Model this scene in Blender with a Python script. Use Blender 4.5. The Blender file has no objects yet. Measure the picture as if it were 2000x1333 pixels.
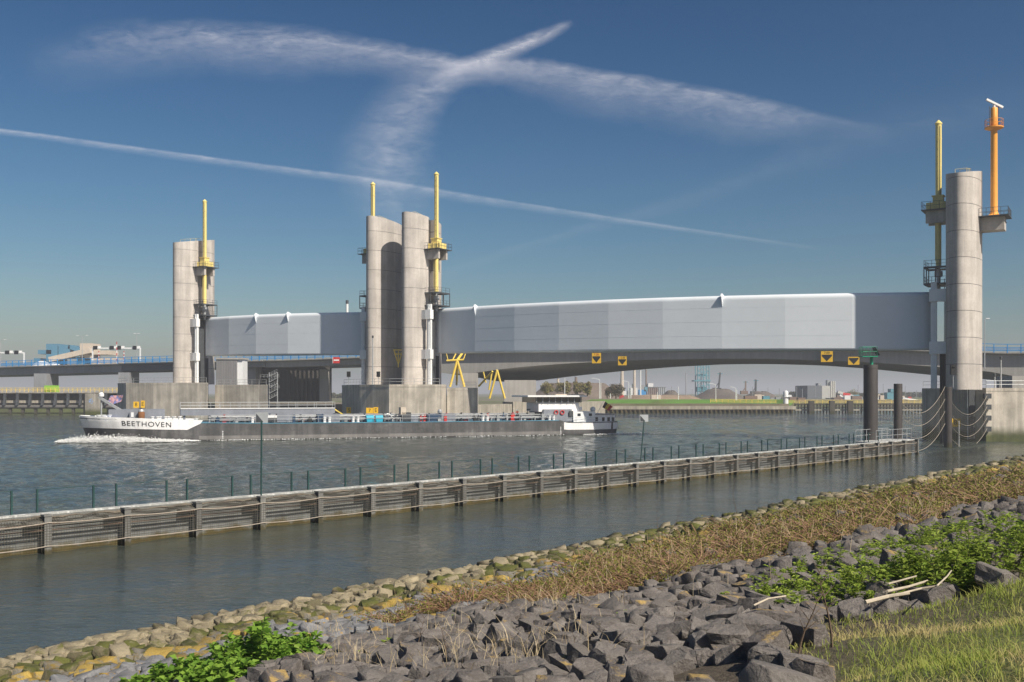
import bpy, bmesh, math, random
import numpy as np
from mathutils import Vector, Matrix
random.seed(7); RNG = np.random.default_rng(11)
SC = bpy.context.scene; COL = SC.collection
PI = math.pi
# ---------------------------------------------------------------- camera
EYE = 7.7                       # metres above the water
cam_d = bpy.data.cameras.new('camera'); cam = bpy.data.objects.new('camera', cam_d); COL.objects.link(cam)
cam.location = (0, 0, EYE); cam.rotation_euler = (PI/2, 0, 0)
cam_d.sensor_width = 36; cam_d.lens = 36; cam_d.shift_y = 0.0507
cam_d.clip_start = 0.3; cam_d.clip_end = 80000
SC.camera = cam
# ---------------------------------------------------------------- sun
SUN_EL = math.radians(44); SUN_H = Vector((0.70, -0.714)).normalized()
S = Vector((SUN_H.x*math.cos(SUN_EL), SUN_H.y*math.cos(SUN_EL), math.sin(SUN_EL)))
sl = bpy.data.lights.new('sun', 'SUN'); sl.energy = 5.0; sl.angle = math.radians(0.53); sl.color = (1, 0.925, 0.815)
so = bpy.data.objects.new('sun', sl); COL.objects.link(so); so.location = (0, 0, 200)
so.rotation_euler = S.to_track_quat('Z', 'Y').to_euler()
# ---------------------------------------------------------------- node helper
class NT:
    def __init__(s, tree): s.t = tree; s.n = tree.nodes; s.l = tree.links
    def node(s, typ, **kw):
        n = s.n.new(typ)
        for k, v in kw.items(): setattr(n, k, v)
        return n
    def put(s, sock, v):
        if hasattr(v, 'is_output') or hasattr(v, 'links'): s.l.new(v, sock)
        else: sock.default_value = v
    def m(s, op, a, b=0.0, c=None, clamp=False):
        n = s.node('ShaderNodeMath', operation=op, use_clamp=clamp)
        s.put(n.inputs[0], a); s.put(n.inputs[1], b)
        if c is not None: s.put(n.inputs[2], c)
        return n.outputs[0]
    def vm(s, op, a, b=None):
        n = s.node('ShaderNodeVectorMath', operation=op)
        s.put(n.inputs[0], a)
        if b is not None: s.put(n.inputs[1], b)
        return n.outputs[0]
    def noise(s, vec, scale, detail=3.0, rough=0.55, dist=0.0):
        n = s.node('ShaderNodeTexNoise'); s.put(n.inputs['Vector'], vec)
        n.inputs['Scale'].default_value = scale; n.inputs['Detail'].default_value = detail
        n.inputs['Roughness'].default_value = rough; n.inputs['Distortion'].default_value = dist
        return n.outputs['Fac']
    def ramp(s, fac, lo, hi, a=0.0, b=1.0, smooth=True):
        n = s.node('ShaderNodeMapRange', interpolation_type='SMOOTHSTEP' if smooth else 'LINEAR')
        s.put(n.inputs[0], fac); s.put(n.inputs[1], lo); s.put(n.inputs[2], hi); s.put(n.inputs[3], a); s.put(n.inputs[4], b)
        return n.outputs[0]
    def mix(s, fac, a, b, mode='MIX'):
        n = s.node('ShaderNodeMix', data_type='RGBA', blend_type=mode)
        s.put(n.inputs['Factor'], fac)
        for k, v in ((6, a), (7, b)):
            if isinstance(v, (tuple, list)): n.inputs[k].default_value = (*v[:3], 1)
            else: s.l.new(v, n.inputs[k])
        return n.outputs[2]
    def scalevec(s, vec, sc):
        n = s.node('ShaderNodeMapping'); s.l.new(vec, n.inputs[0]); n.inputs['Scale'].default_value = sc
        return n.outputs[0]
# ---------------------------------------------------------------- world: physical sky with no clouds (the trails are built below)
wd = bpy.data.worlds.new('World'); SC.world = wd; wd.use_nodes = True
T = NT(wd.node_tree); T.n.clear()
wo = T.node('ShaderNodeOutputWorld'); bg = T.node('ShaderNodeBackground')
sky = T.node('ShaderNodeTexSky', sky_type='NISHITA'); sky.sun_disc = False
sky.sun_elevation = SUN_EL; sky.sun_rotation = math.atan2(SUN_H.x, SUN_H.y)
sky.altitude = 0; sky.air_density = 1.0; sky.dust_density = 1.2; sky.ozone_density = 2.0
# contrasty rendering of a clear sky (as through a polarising filter): one tone curve for each channel, over the whole sky
sp = T.node('ShaderNodeSeparateColor'); T.l.new(sky.outputs[0], sp.inputs[0]); cc = T.node('ShaderNodeCombineColor')
for ch, (p_, k_, top_) in enumerate(((2.15, .083, 9.0), (1.66, .176, 14.0), (1.45, .250, 20.0))):
    T.l.new(T.m('MULTIPLY', T.m('POWER', T.m('MINIMUM', sp.outputs[ch], top_), p_), k_), cc.inputs[ch])
skyc = cc.outputs[0]
T.l.new(skyc, bg.inputs[0]); bg.inputs[1].default_value = 0.10
T.l.new(bg.outputs[0], wo.inputs[0])
# ---------------------------------------------------------------- colour management / render
vs = SC.view_settings; vs.view_transform = 'Standard'; vs.look = 'None'; vs.exposure = 0.33; vs.gamma = 1.0; vs.use_curve_mapping = False
SC.render.engine = 'CYCLES'; SC.cycles.use_denoising = True
SC.cycles.max_bounces = 6; SC.cycles.diffuse_bounces = 3; SC.cycles.glossy_bounces = 3; SC.cycles.transmission_bounces = 4; SC.cycles.transparent_max_bounces = 6

# ================================================================ helpers
def W(x, y, D):
    """point of the place seen at photo pixel x, y and D metres away"""
    return Vector(((x-1000)*D/2000.0, D, EYE-(y-768)*D/2000.0))
def ZY(y, D): return EYE-(y-768)*D/2000.0
MATS = {}
def mat(name, col, rough=.7, metal=0.0, var=.25, scale=.6, streak=0.0, fine=.12, bump=.0, bscale=8.0, col2=None, c2=(.5, .7), c2scale=.5, spec=.4, coords='pos', attr=False, low=None, band=None):
    """low: (colour, z0, z1) tints the foot of a thing standing in water (algae)"""
    if name in MATS: return MATS[name]
    m = bpy.data.materials.new(name); m.use_nodes = True; MATS[name] = m
    t = NT(m.node_tree); b = t.n['Principled BSDF']
    if coords == 'obj':
        tcn = t.node('ShaderNodeTexCoord'); oi = t.node('ShaderNodeObjectInfo')
        vec = t.vm('ADD', tcn.outputs['Object'], t.vm('SCALE', oi.outputs['Location'])) ; 
        rnd = oi.outputs['Random']
    else:
        g = t.node('ShaderNodeNewGeometry'); vec = g.outputs['Position']; rnd = None
    c = None
    n1 = t.noise(vec, scale, 5, .6)
    f = t.ramp(n1, .25, .75, 1-var, 1+var*.7, False)
    n2 = t.noise(vec, scale*14, 3, .6)
    f = t.m('MULTIPLY', f, t.ramp(n2, .25, .75, 1-fine, 1+fine, False))
    if streak:
        n3 = t.noise(t.scalevec(vec, (.9, .9, .05)), 1.0, 4, .65)
        f = t.m('MULTIPLY', f, t.ramp(n3, .38, .68, 1-streak, 1.06))
    if attr:
        an = t.node('ShaderNodeAttribute', attribute_name='rnd'); rnd = an.outputs['Fac']
    base = tuple(col)
    if col2 is not None:
        n4 = t.noise(vec, c2scale, 5, .65)
        base = t.mix(t.ramp(n4, c2[0], c2[1]), col, col2)
    if rnd is not None:
        f = t.m('MULTIPLY', f, t.ramp(rnd, 0, 1, .72, 1.28, False))
    if low is not None:
        sp = t.node('ShaderNodeSeparateXYZ'); g2 = t.node('ShaderNodeNewGeometry'); t.l.new(g2.outputs['Position'], sp.inputs[0])
        zz = t.m('ADD', sp.outputs[2], t.m('MULTIPLY_ADD', n1, 1.2, -.6))
        base = t.mix(t.ramp(zz, low[1], low[2], 1.0, 0.0), base, low[0])
    cb = t.node('ShaderNodeCombineColor'); [t.l.new(f, cb.inputs[i]) for i in range(3)]
    t.l.new(t.mix(1.0, base, cb.outputs[0], 'MULTIPLY'), b.inputs['Base Color'])
    b.inputs['Roughness'].default_value = rough; b.inputs['Metallic'].default_value = metal
    b.inputs['Specular IOR Level'].default_value = spec
    if bump:
        bn = t.node('ShaderNodeBump'); bn.inputs['Strength'].default_value = bump; bn.inputs['Distance'].default_value = .05
        t.l.new(t.noise(vec, bscale, 6, .65), bn.inputs['Height']); t.l.new(bn.outputs[0], b.inputs['Normal'])
    return m
class MB:
    """collects shapes, build() links them as one mesh object"""
    def __init__(s): s.v = []; s.f = []; s.sm = []
    def add(s, vs, fs, smooth=False):
        o = len(s.v); s.v += [tuple(p) for p in vs]; s.f += [tuple(i+o for i in f) for f in fs]; s.sm += [smooth]*len(fs); return s
    def box(s, c, d, rz=0.0, top=None):
        """c centre, d full sizes; top = (sx, sy) scale of the upper face"""
        tx, ty = top or (1, 1); cs, sn = math.cos(rz), math.sin(rz); P = []
        for z, kx, ky in ((-.5, 1, 1), (.5, tx, ty)):
            for x, y in ((-.5, -.5), (.5, -.5), (.5, .5), (-.5, .5)):
                X, Y = x*d[0]*kx, y*d[1]*ky
                P.append((c[0]+X*cs-Y*sn, c[1]+X*sn+Y*cs, c[2]+z*d[2]))
        return s.add(P, [(3, 2, 1, 0), (4, 5, 6, 7), (0, 1, 5, 4), (1, 2, 6, 5), (2, 3, 7, 6), (3, 0, 4, 7)])
    def bx(s, x0, x1, y0, y1, z0, z1): return s.box(((x0+x1)/2, (y0+y1)/2, (z0+z1)/2), (abs(x1-x0), abs(y1-y0), abs(z1-z0)))
    def prism(s, pts, z0, z1, cap=True, smooth=False):
        """pts counter-clockwise plan; z1 a number or a function of the point"""
        n = len(pts); f1 = z1 if callable(z1) else (lambda p: z1); f0 = z0 if callable(z0) else (lambda p: z0)
        P = [(p[0], p[1], f0(p)) for p in pts]+[(p[0], p[1], f1(p)) for p in pts]
        s.add(P, [(i, (i+1) % n, n+(i+1) % n, n+i) for i in range(n)], smooth)
        if cap: s.add(P, [tuple(range(n-1, -1, -1)), tuple(range(n, 2*n))])
        return s
    def tube(s, p0, p1, r, r1=None, n=8, cap=True, smooth=True):
        p0, p1 = Vector(p0), Vector(p1); a = (p1-p0)
        if a.length < 1e-6: return s
        a.normalize(); q = a.orthogonal().normalized(); w = a.cross(q); r1 = r if r1 is None else r1; P = []
        for p, rr in ((p0, r), (p1, r1)):
            for i in range(n):
                an = 2*PI*i/n; P.append(p+(q*math.cos(an)+w*math.sin(an))*rr)
        s.add(P, [(i, (i+1) % n, n+(i+1) % n, n+i) for i in range(n)], smooth)
        if cap: s.add(P, [tuple(range(n-1, -1, -1)), tuple(range(n, 2*n))])
        return s
    def path(s, pts, r, n=6):
        for a, b in zip(pts[:-1], pts[1:]): s.tube(a, b, r, n=n)
        return s
    def beam(s, p0, p1, w, h):
        """rectangular bar, w across, h in height"""
        p0, p1 = Vector(p0), Vector(p1); a = (p1-p0).normalized(); up = Vector((0, 0, 1))
        if abs(a.z) > .95: up = Vector((0, 1, 0))
        q = a.cross(up).normalized(); u = q.cross(a).normalized(); P = []
        for p in (p0, p1):
            for i, j in ((-1, -1), (1, -1), (1, 1), (-1, 1)): P.append(p+q*(i*w/2)+u*(j*h/2))
        return s.add(P, [(3, 2, 1, 0), (4, 5, 6, 7), (0, 1, 5, 4), (1, 2, 6, 5), (2, 3, 7, 6), (3, 0, 4, 7)])
    def lathe(s, c, prof, n=16, smooth=True):
        """prof: (radius, z) pairs"""
        P = []; m_ = len(prof)
        for r, z in prof:
            for i in range(n):
                an = 2*PI*i/n; P.append((c[0]+r*math.cos(an), c[1]+r*math.sin(an), c[2]+z))
        F = [(k*n+i, k*n+(i+1) % n, (k+1)*n+(i+1) % n, (k+1)*n+i) for k in range(m_-1) for i in range(n)]
        s.add(P, F, smooth); s.add(P, [tuple(range(n-1, -1, -1)), tuple(range((m_-1)*n, m_*n))])
        return s
    def build(s, name, m, parent=None, world=False, loc=None):
        v = s.v
        if world and parent is not None:
            L = parent.location; v = [(p[0]-L[0], p[1]-L[1], p[2]-L[2]) for p in v]
        me = bpy.data.meshes.new(name); me.from_pydata(v, [], s.f)
        me.polygons.foreach_set('use_smooth', s.sm); me.update()
        if m: me.materials.append(m)
        if any(s.sm): me.set_sharp_from_angle(angle=math.radians(38))
        o = bpy.data.objects.new(name, me); COL.objects.link(o)
        if parent is not None: o.parent = parent
        if loc is not None: o.location = loc
        return o
def tag(o, label, cat=None, group=None, kind=None):
    o['label'] = label
    if cat: o['category'] = cat
    if group: o['group'] = group
    if kind: o['kind'] = kind
    return o
def struct(o, label=None):
    o['kind'] = 'structure'
    if label: o['label'] = label
    return o
def thing(name, loc, label, cat, group=None, rz=0.0):
    o = bpy.data.objects.new(name, None); COL.objects.link(o); o.location = loc; o.rotation_euler = (0, 0, rz); o.empty_display_size = .3
    return tag(o, label, cat, group)
def copy_tree(o, parent=None):
    c = o.copy(); COL.objects.link(c); c.parent = parent
    for ch in o.children: copy_tree(ch, c)
    return c
def np_mesh(name, V, F, m, parent=None, rnd=None):
    """V (n,3), F (k,3|4) arrays, rnd one value for each face"""
    me = bpy.data.meshes.new(name); k = F.shape[1]
    me.vertices.add(len(V)); me.vertices.foreach_set('co', np.ascontiguousarray(V, dtype=np.float32).ravel())
    me.loops.add(F.size); me.loops.foreach_set('vertex_index', np.ascontiguousarray(F, dtype=np.int32).ravel())
    me.polygons.add(len(F)); me.polygons.foreach_set('loop_start', np.arange(0, F.size, k, dtype=np.int32))
    me.polygons.foreach_set('loop_total', np.full(len(F), k, dtype=np.int32))
    if rnd is not None:
        a = me.attributes.new('rnd', 'FLOAT', 'FACE'); a.data.foreach_set('value', np.ascontiguousarray(rnd, dtype=np.float32))
    me.update(calc_edges=True); me.validate()
    if m: me.materials.append(m)
    o = bpy.data.objects.new(name, me); COL.objects.link(o)
    if parent is not None: o.parent = parent
    return o
def text_mesh(name, body, size, m, parent=None, mw=None, extrude=.004, font_scale=(1, 1)):
    cu = bpy.data.curves.new(name, 'FONT'); cu.body = body; cu.size = size; cu.align_x = 'CENTER'; cu.align_y = 'CENTER'; cu.extrude = extrude
    cu.space_character = font_scale[1]; cu.shear = 0
    tmp = bpy.data.objects.new(name+'_tmp', cu); COL.objects.link(tmp)
    dg = bpy.context.evaluated_depsgraph_get(); me = bpy.data.meshes.new_from_object(tmp.evaluated_get(dg))
    bpy.data.objects.remove(tmp); me.name = name; me.materials.clear(); me.materials.append(m)
    for v in me.vertices: v.co.x *= font_scale[0]
    o = bpy.data.objects.new(name, me); COL.objects.link(o)
    if parent is not None: o.parent = parent
    if mw is not None: o.matrix_local = mw
    return o
def frame(origin, xdir, zdir=(0, 0, 1)):
    """matrix whose x runs along xdir, whose y is up (text plane)"""
    x = Vector(xdir).normalized(); y = Vector(zdir); z = x.cross(y).normalized(); y = z.cross(x)
    M = Matrix((x, y, z)).transposed().to_4x4(); M.translation = origin; return M
# shared materials
C_TOWER = mat('tower_concrete', (.50, .455, .41), .85, var=.24, scale=.28, streak=.17, fine=.09, bump=.15, bscale=3)
C_PIER = mat('pier_concrete', (.60, .54, .45), .9, var=.30, scale=.35, streak=.30, fine=.1, bump=.2, bscale=3, low=((.10, .11, .04), .6, 2.6))
C_BRIDGE = mat('bridge_concrete', (.36, .34, .31), .85, var=.14, scale=.15, streak=.08, fine=.05)
C_WALL = mat('quay_concrete', (.40, .36, .29), .9, var=.25, scale=.5, streak=.3, fine=.1)
M_GATE = mat('gate_paint', (.71, .745, .775), .42, var=.06, scale=.06, fine=.02, spec=.4)
M_WHITE = mat('white_paint', (.76, .76, .75), .45, var=.08, scale=1, fine=.04)
M_YEL = mat('yellow_paint', (.80, .58, .10), .45, var=.1, scale=1, streak=.12)
M_PALEYEL = mat('pale_yellow_paint', (.82, .66, .22), .45, var=.1, scale=.8, streak=.12)
M_ORANGE = mat('orange_paint', (.85, .36, .045), .45, var=.08, scale=.8)
M_STEEL = mat('dark_steel', (.06, .065, .07), .6, var=.3, scale=2)
M_GREY = mat('grey_steel', (.30, .31, .32), .55, var=.2, scale=1.5)
M_GALV = mat('galvanised_steel', (.45, .46, .46), .5, metal=.4, var=.2, scale=2)
M_BLACK = mat('black_rubber', (.012, .012, .013), .6, var=.3)
M_BLUE = mat('blue_paint', (.015, .27, .62), .5, var=.12, scale=.6)
M_SIGNY = mat('sign_yellow', (.85, .50, .02), .5, var=.06)
M_RED = mat('red_paint', (.50, .03, .025), .5, var=.1)
M_GREEN = mat('green_paint', (.01, .28, .15), .5, var=.12)
M_GLASS = mat('dark_glass', (.02, .03, .035), .08, var=.1, spec=.8)
# ================================================================ water, land
def water_material():
    m = bpy.data.materials.new('river_water'); m.use_nodes = True; t = NT(m.node_tree); b = t.n['Principled BSDF']
    g = t.node('ShaderNodeNewGeometry'); pos = g.outputs['Position']
    sp = t.node('ShaderNodeSeparateXYZ'); t.l.new(pos, sp.inputs[0])
    # distance past the guide fender: the channel is choppy, the basin behind the fender is calm
    past = t.m('ADD', t.m('MULTIPLY', t.m('SUBTRACT', sp.outputs[0], -24.0), -.736), t.m('MULTIPLY', t.m('SUBTRACT', sp.outputs[1], 48.1), .677))
    chop = t.ramp(past, -1.0, 1.5, .30, 1.0)
    w1 = t.noise(t.scalevec(pos, (.55, .85, 1)), 1.0, 4, .55, .4)
    w2 = t.noise(t.scalevec(pos, (2.2, 3.4, 1)), 1.0, 4, .6, .3)
    w3 = t.noise(t.scalevec(pos, (.07, .10, 1)), 1.0, 3, .5, .3)
    h = t.m('ADD', t.m('MULTIPLY', w1, .35), t.m('MULTIPLY', w2, .16))
    h = t.m('MULTIPLY', h, t.m('MULTIPLY', chop, t.ramp(w3, .3, .7, .55, 1.25)))
    bn = t.node('ShaderNodeBump'); bn.inputs['Strength'].default_value = 1.0; bn.inputs['Distance'].default_value = 1.0
    t.l.new(h, bn.inputs['Height']); t.l.new(bn.outputs[0], b.inputs['Normal'])
    murk = t.mix(t.ramp(w3, .3, .7), (.038, .050, .045), (.056, .064, .050))
    t.l.new(murk, b.inputs['Base Color']); b.inputs['Roughness'].default_value = .05; b.inputs['IOR'].default_value = 1.33
    b.inputs['Specular IOR Level'].default_value = .5
    return m
M_WATER = water_material()
# waves: a fine sheet where the water lies open before the bank, coarse towards the horizon
def wave_sheet():
    rw = np.random.default_rng(8)
    Dr = [23.0]
    while Dr[-1] < 620: Dr.append(Dr[-1]*1.0042)
    Dr = np.array(Dr); uc = np.linspace(-.62, .62, 330); Yg = np.repeat(Dr[:, None], len(uc), 1); Xg = Yg*uc[None, :]
    step = Yg*.0042
    past = -(Xg+24.0)*.736+(Yg-48.1)*.677                         # metres beyond the guide fender
    chop = np.clip((past+1.0)/2.5, 0, 1)*.84+.16
    gust = .75+.35*np.sin(Xg*.045+1.2*np.sin(Yg*.03))*np.sin(Yg*.05+.4)
    Zg = np.zeros_like(Xg); wind = math.radians(205)
    for lam, amp, n in ((6.5, .030, 4), (3.8, .028, 6), (2.3, .022, 7), (1.45, .015, 8), (.95, .009, 8)):
        for _ in range(n):
            l = lam*rw.uniform(.8, 1.25); a = wind+rw.normal()*.55; k = 2*PI/l; ph = (Xg*math.cos(a)+Yg*math.sin(a))*k+rw.uniform(0, 2*PI)
            ph = ph+.5*np.sin(Xg*.11+rw.uniform(0, 6))+.5*np.sin(Yg*.09+rw.uniform(0, 6))
            w = np.clip((l/step-2.2)/2.0, 0, 1)
            Zg += w*amp*rw.uniform(.6, 1.2)*(1-2*np.abs(np.sin(ph/2))**1.35*1.0)*.8
    Zg = Zg*chop*gust*1.25
    # stern waves of the barge spreading to the right
    for k in range(4):
        d = (Xg-24)*.45-(Yg-212-k*2.6)*.89; Zg += .10*np.exp(-(d/1.0)**2)*np.clip((Xg-24)/6, 0, 1)*np.exp(-np.clip(Xg-24, 0, 200)/70)
    V = np.stack([Xg, Yg, Zg-.01], -1).reshape(-1, 3); nr, nc = Xg.shape; ix = np.arange(nr*nc).reshape(nr, nc)
    F = np.stack([ix[:-1, :-1], ix[:-1, 1:], ix[1:, 1:], ix[1:, :-1]], -1).reshape(-1, 4)
    q = np.array([(-6000, -60, -.45), (6000, -60, -.45), (6000, 6000, -.45), (-6000, 6000, -.45)]); F = np.concatenate([F, [[len(V), len(V)+1, len(V)+2, len(V)+3]]]); V = np.concatenate([V, q])
    o = np_mesh('river_water', V, F, M_WATER); o.data.polygons.foreach_set('use_smooth', np.ones(len(F), bool)); return o
struct(wave_sheet(), 'grey green choppy water of the canal')
M_LAND = mat('far_ground', (.17, .145, .10), .95, var=.3, scale=.02, fine=.2, col2=(.10, .13, .04), c2=(.45, .6), c2scale=.008)
land = [(-6000, 372), (-30, 372), (33, 388), (105, 388), (108, 420), (150, 575), (420, 600), (6000, 600), (6000, 14000), (-6000, 14000)]
struct(MB().prism(land, -3, 3.6).build('far_ground', M_LAND), 'flat industrial ground beyond the canal')

# ================================================================ near bank
BE = Vector((.638, .770)); BN = Vector((.770, -.638))
def bank_xy(a, s): return (a*BE.x+(s-29.6)*BN.x, a*BE.y+(s-29.6)*BN.y)
def bank_as(X, Y): return (X*BE.x+Y*BE.y, 29.6+X*BN.x+Y*BN.y)
SZ_S = [-16, -4, -1, 0, 5, 10, 15, 20, 24, 26, 29.6, 34, 70]
SZ_Z = [-5, -1.1, -.25, 0, .5, 1.4, 2.45, 3.6, 4.6, 5.1, 6.0, 6.3, 6.5]
def bank_z(a, s):
    w = .10*np.sin(a*.9+s*.7)+.07*np.sin(a*2.1-s*1.3)+.05*np.sin(a*.37+2)
    return np.interp(s, SZ_S, SZ_Z)+w*np.clip((np.asarray(s)+1)/4, 0, 1)
aa = np.concatenate([np.arange(-60, 0, 2.0), np.arange(0, 60, .6), np.arange(60, 200, 1.6)]); ss = np.concatenate([np.arange(-16, 0, 2.), np.arange(0, 34, .5), np.arange(34, 72, 4.)])
A, Sg = np.meshgrid(aa, ss); X = A*BE.x+(Sg-29.6)*BN.x; Y = A*BE.y+(Sg-29.6)*BN.y
Z = bank_z(A, Sg); na, ns = len(aa), len(ss)
idx = np.arange(na*ns).reshape(ns, na); Fq = np.stack([idx[:-1, :-1], idx[1:, :-1], idx[1:, 1:], idx[:-1, 1:]], -1).reshape(-1, 4)
def bank_material():
    m = bpy.data.materials.new('bank_soil'); m.use_nodes = True; t = NT(m.node_tree); b = t.n['Principled BSDF']
    g = t.node('ShaderNodeNewGeometry'); pos = g.outputs['Position']; sp = t.node('ShaderNodeSeparateXYZ'); t.l.new(pos, sp.inputs[0])
    s = t.m('ADD', t.m('ADD', t.m('MULTIPLY', sp.outputs[0], BN.x), t.m('MULTIPLY', sp.outputs[1], BN.y)), 29.6)
    n = t.noise(pos, 1.2, 5, .6); n2 = t.noise(pos, 14, 4, .7)
    s = t.m('ADD', s, t.m('MULTIPLY_ADD', n, 3.0, -1.5))
    soil = t.mix(t.ramp(n2, .3, .7), (.055, .043, .030), (.115, .090, .060))
    grass = t.mix(t.ramp(n2, .3, .7), (.06, .085, .018), (.15, .14, .045))
    wet = t.mix(t.ramp(n2, .3, .7), (.05, .05, .02), (.09, .08, .04))
    c = t.mix(t.ramp(s, 3, 6), wet, soil); c = t.mix(t.ramp(s, 25, 27), c, grass)
    t.l.new(c, b.inputs['Base Color']); b.inputs['Roughness'].default_value = .95
    bn = t.node('ShaderNodeBump'); bn.inputs['Strength'].default_value = .6; bn.inputs['Distance'].default_value = .1
    t.l.new(n2, bn.inputs['Height']); t.l.new(bn.outputs[0], b.inputs['Normal'])
    return m
BANK = np_mesh('riverbank_ground', np.stack([X, Y, Z], -1).reshape(-1, 3), Fq[:, ::-1], bank_material())
struct(BANK, 'sloping near riverbank of soil, rock and grass')
for p in BANK.data.polygons: p.use_smooth = True

# ================================================================ barrier frame: towers, gates, piers
BR = Vector((.855, -.518)); BU = Vector((.518, .855))           # along the barrier (to the right, nearer) and across it (far side)
BANG = math.atan2(BR.y, BR.x)
def BL(t): return Vector((65.9-.855*t, 161.8+.518*t))            # point on the barrier line, t metres left of the right gate end
TOW = {  # name: (t, pier top, gate side, tower slope of the top, height, mast height)
    'R': (-5.1, 8.5, -1, .17, 33.4, 42.1), 'MR': (99.0, 9.4, 1, -.12, 34.4, 43.9), 'ML': (108.3, 9.6, -1, -.12, 34.2, 43.4), 'L': (167.3, 10.1, 1, .17, 34.4, 44.2)}
def tower_plan(g, a=6.05, b=2.5, slot=(1.05, 1.1)):
    """oval plan with the gate slot cut into the gate side"""
    pts = []; N = 72
    for i in range(N):
        an = 2*PI*i/N; x, y = b*math.cos(an), a*math.sin(an)
        pts.append((x, y))
    sw, sd = slot; out = []
    ins = False
    xs = b*math.sqrt(1-(sw/a)**2)
    for (x, y) in pts:
        if x*g > 0 and abs(y) < sw:
            if not ins:
                ins = True
                q = [(g*xs, -sw), (g*(xs-sd), -sw), (g*(xs-sd), sw), (g*xs, sw)]
                out += q if g > 0 else q[::-1]
        else: out.append((x, y))
    if g > 0:   # the run starts inside the slot for g > 0: rotate so that it stays in order
        k = out.index((xs, -sw)); rest = out[k+4:]; out = out[k:k+4]+rest+out[:k] if k else out
    return out
def order_ccw(pts):
    return pts
def railing(mb, pts, h=1.1, post=2.0, r=.035, rails=(1.0, .5), toe=True):
    """handrail along a polyline of floor points"""
    for a, b in zip(pts[:-1], pts[1:]):
        a, b = Vector(a), Vector(b); L = (b-a).length; n = max(1, round(L/post))
        for i in range(n+1):
            p = a.lerp(b, i/n); mb.tube(p, p+Vector((0, 0, h)), r, n=5)
        for f in rails: mb.tube(a+Vector((0, 0, h*f)), b+Vector((0, 0, h*f)), r*.85, n=5)
    return mb
def make_tower(key, label):
    t, zb, g, slope, H, MH = TOW[key]; c = BL(t)
    T_ = thing('lifting_tower', (c.x, c.y, zb), label, 'tower', 'concrete lifting towers of the storm barrier', BANG)
    plan = tower_plan(g)
    plan_in = [(x*.985, y*.99) for x, y in plan]
    joints = [0]+[3.6+4.03*i for i in range(8)]
    zt = lambda p: H+slope*p[1]
    for i, z0 in enumerate(joints):
        mb = MB(); last = i == len(joints)-1
        z1 = zt if last else joints[i+1]-.07
        mb.prism(plan, z0 if i else -.3, z1, smooth=False)
        o = mb.build('concrete_ring', C_TOWER, T_)
        for p in o.data.polygons: p.use_smooth = len(p.vertices) == 4
        # creases at the slot stay sharp
        if not last: MB().prism(plan_in, joints[i+1]-.09, joints[i+1]+.02, cap=False).build('joint', M_STEEL, T_)
        o.data.set_sharp_from_angle(angle=math.radians(35))
    # rail round the top hatch
    mb = MB(); railing(mb, [(-.8, -3.5, H-3.5*slope), (.8, -3.5, H-3.5*slope), (.8, 1.5, H+1.5*slope), (-.8, 1.5, H+1.5*slope)], .6, 2.0, .03, (1,)); mb.build('roof_rail', M_PALEYEL, T_)
    # corbel with the cylinder head
    x0, x1 = g*1.6, g*5.4; zc = 27.7
    mb = MB(); mb.box((g*3.4, -1.35, zc-.95), (3.9, .55, 1.9)); mb.box((g*3.4, 1.35, zc-.95), (3.9, .55, 1.9)); mb.box((g*2.3, 0, zc-.95), (1.4, 2.2, 1.9)); mb.build('corbel', C_TOWER, T_)
    mb = MB(); mb.box((g*3.6, 0, zc+.06), (4.6, 5.0, .12)); mb.build('platform', M_STEEL, T_)
    mb = MB(); e = g*5.85
    railing(mb, [(g*1.9, -2.4, zc+.1), (e, -2.4, zc+.1), (e, 2.4, zc+.1), (g*1.9, 2.4, zc+.1)], 1.25, 1.3, .035, (1, .52)); mb.build('platform_railing', M_STEEL, T_)
    mb = MB(); mb.box((g*3.7, -.95, zc+.75), (3.3, .5, 1.2)); mb.box((g*3.7, .95, zc+.75), (3.3, .5, 1.2)); mb.box((g*2.3, 0, zc+.75), (.4, 1.6, 1.2)); mb.box((g*5.1, 0, zc+.75), (.4, 1.6, 1.2))
    for k in (-1, 0, 1): mb.box((g*3.7+k*1.1, -1.25, zc+.75), (.12, .1, 1.25))
    mb.build('crosshead', M_PALEYEL, T_)
    mb = MB(); mb.box((g*3.7, 0, zc+1.75), (1.5, 1.5, 1.3)); mb.box((g*3.7, 0, zc+2.42), (1.8, 1.8, .14)); mb.box((g*3.7, 0, zc+1.3), (1.9, 1.9, .14)); mb.build('cylinder_seat', M_PALEYEL, T_)
    mx = g*3.7
    mb = MB(); mb.lathe((mx, 0, 0), [(.46, zc+2.4), (.46, MH-3), (.50, MH-3), (.50, MH-2.8), (.46, MH-2.8), (.46, MH-.7), (.56, MH-.65), (.56, MH-.5), (.1, MH)], 14); mb.build('hydraulic_cylinder', M_PALEYEL, T_)
    mb = MB()
    for k in range(11): mb.box((mx+g*.1, -.5, zc+4+k*1.15), (.10, .16, .05))
    mb.tube((mx+.3, -.42, zc+2.5), (mx+.3, -.42, MH-1), .035, n=5); mb.build('step_iron', M_STEEL, T_)
    mb = MB(); mb.lathe((mx, 0, 0), [(.42, 19.0), (.42, zc-.3), (.55, zc-.3), (.55, zc+.2)], 14); mb.tube((mx-.42, -.3, 20), (mx-.42, -.3, zc-1), .06, n=6); mb.build('lower_cylinder', M_PALEYEL, T_)
    # steel cage at the gate's lifting eye
    mb = MB(); z0, z1 = 16.2, 18.8; xa, xb, ya, yb = g*2.1, g*5.5, -2.2, 2.2
    for x in (xa, (xa+xb)/2, xb):
        for y in (ya, 0, yb): mb.tube((x, y, z0), (x, y, z1), .09, n=6)
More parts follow.
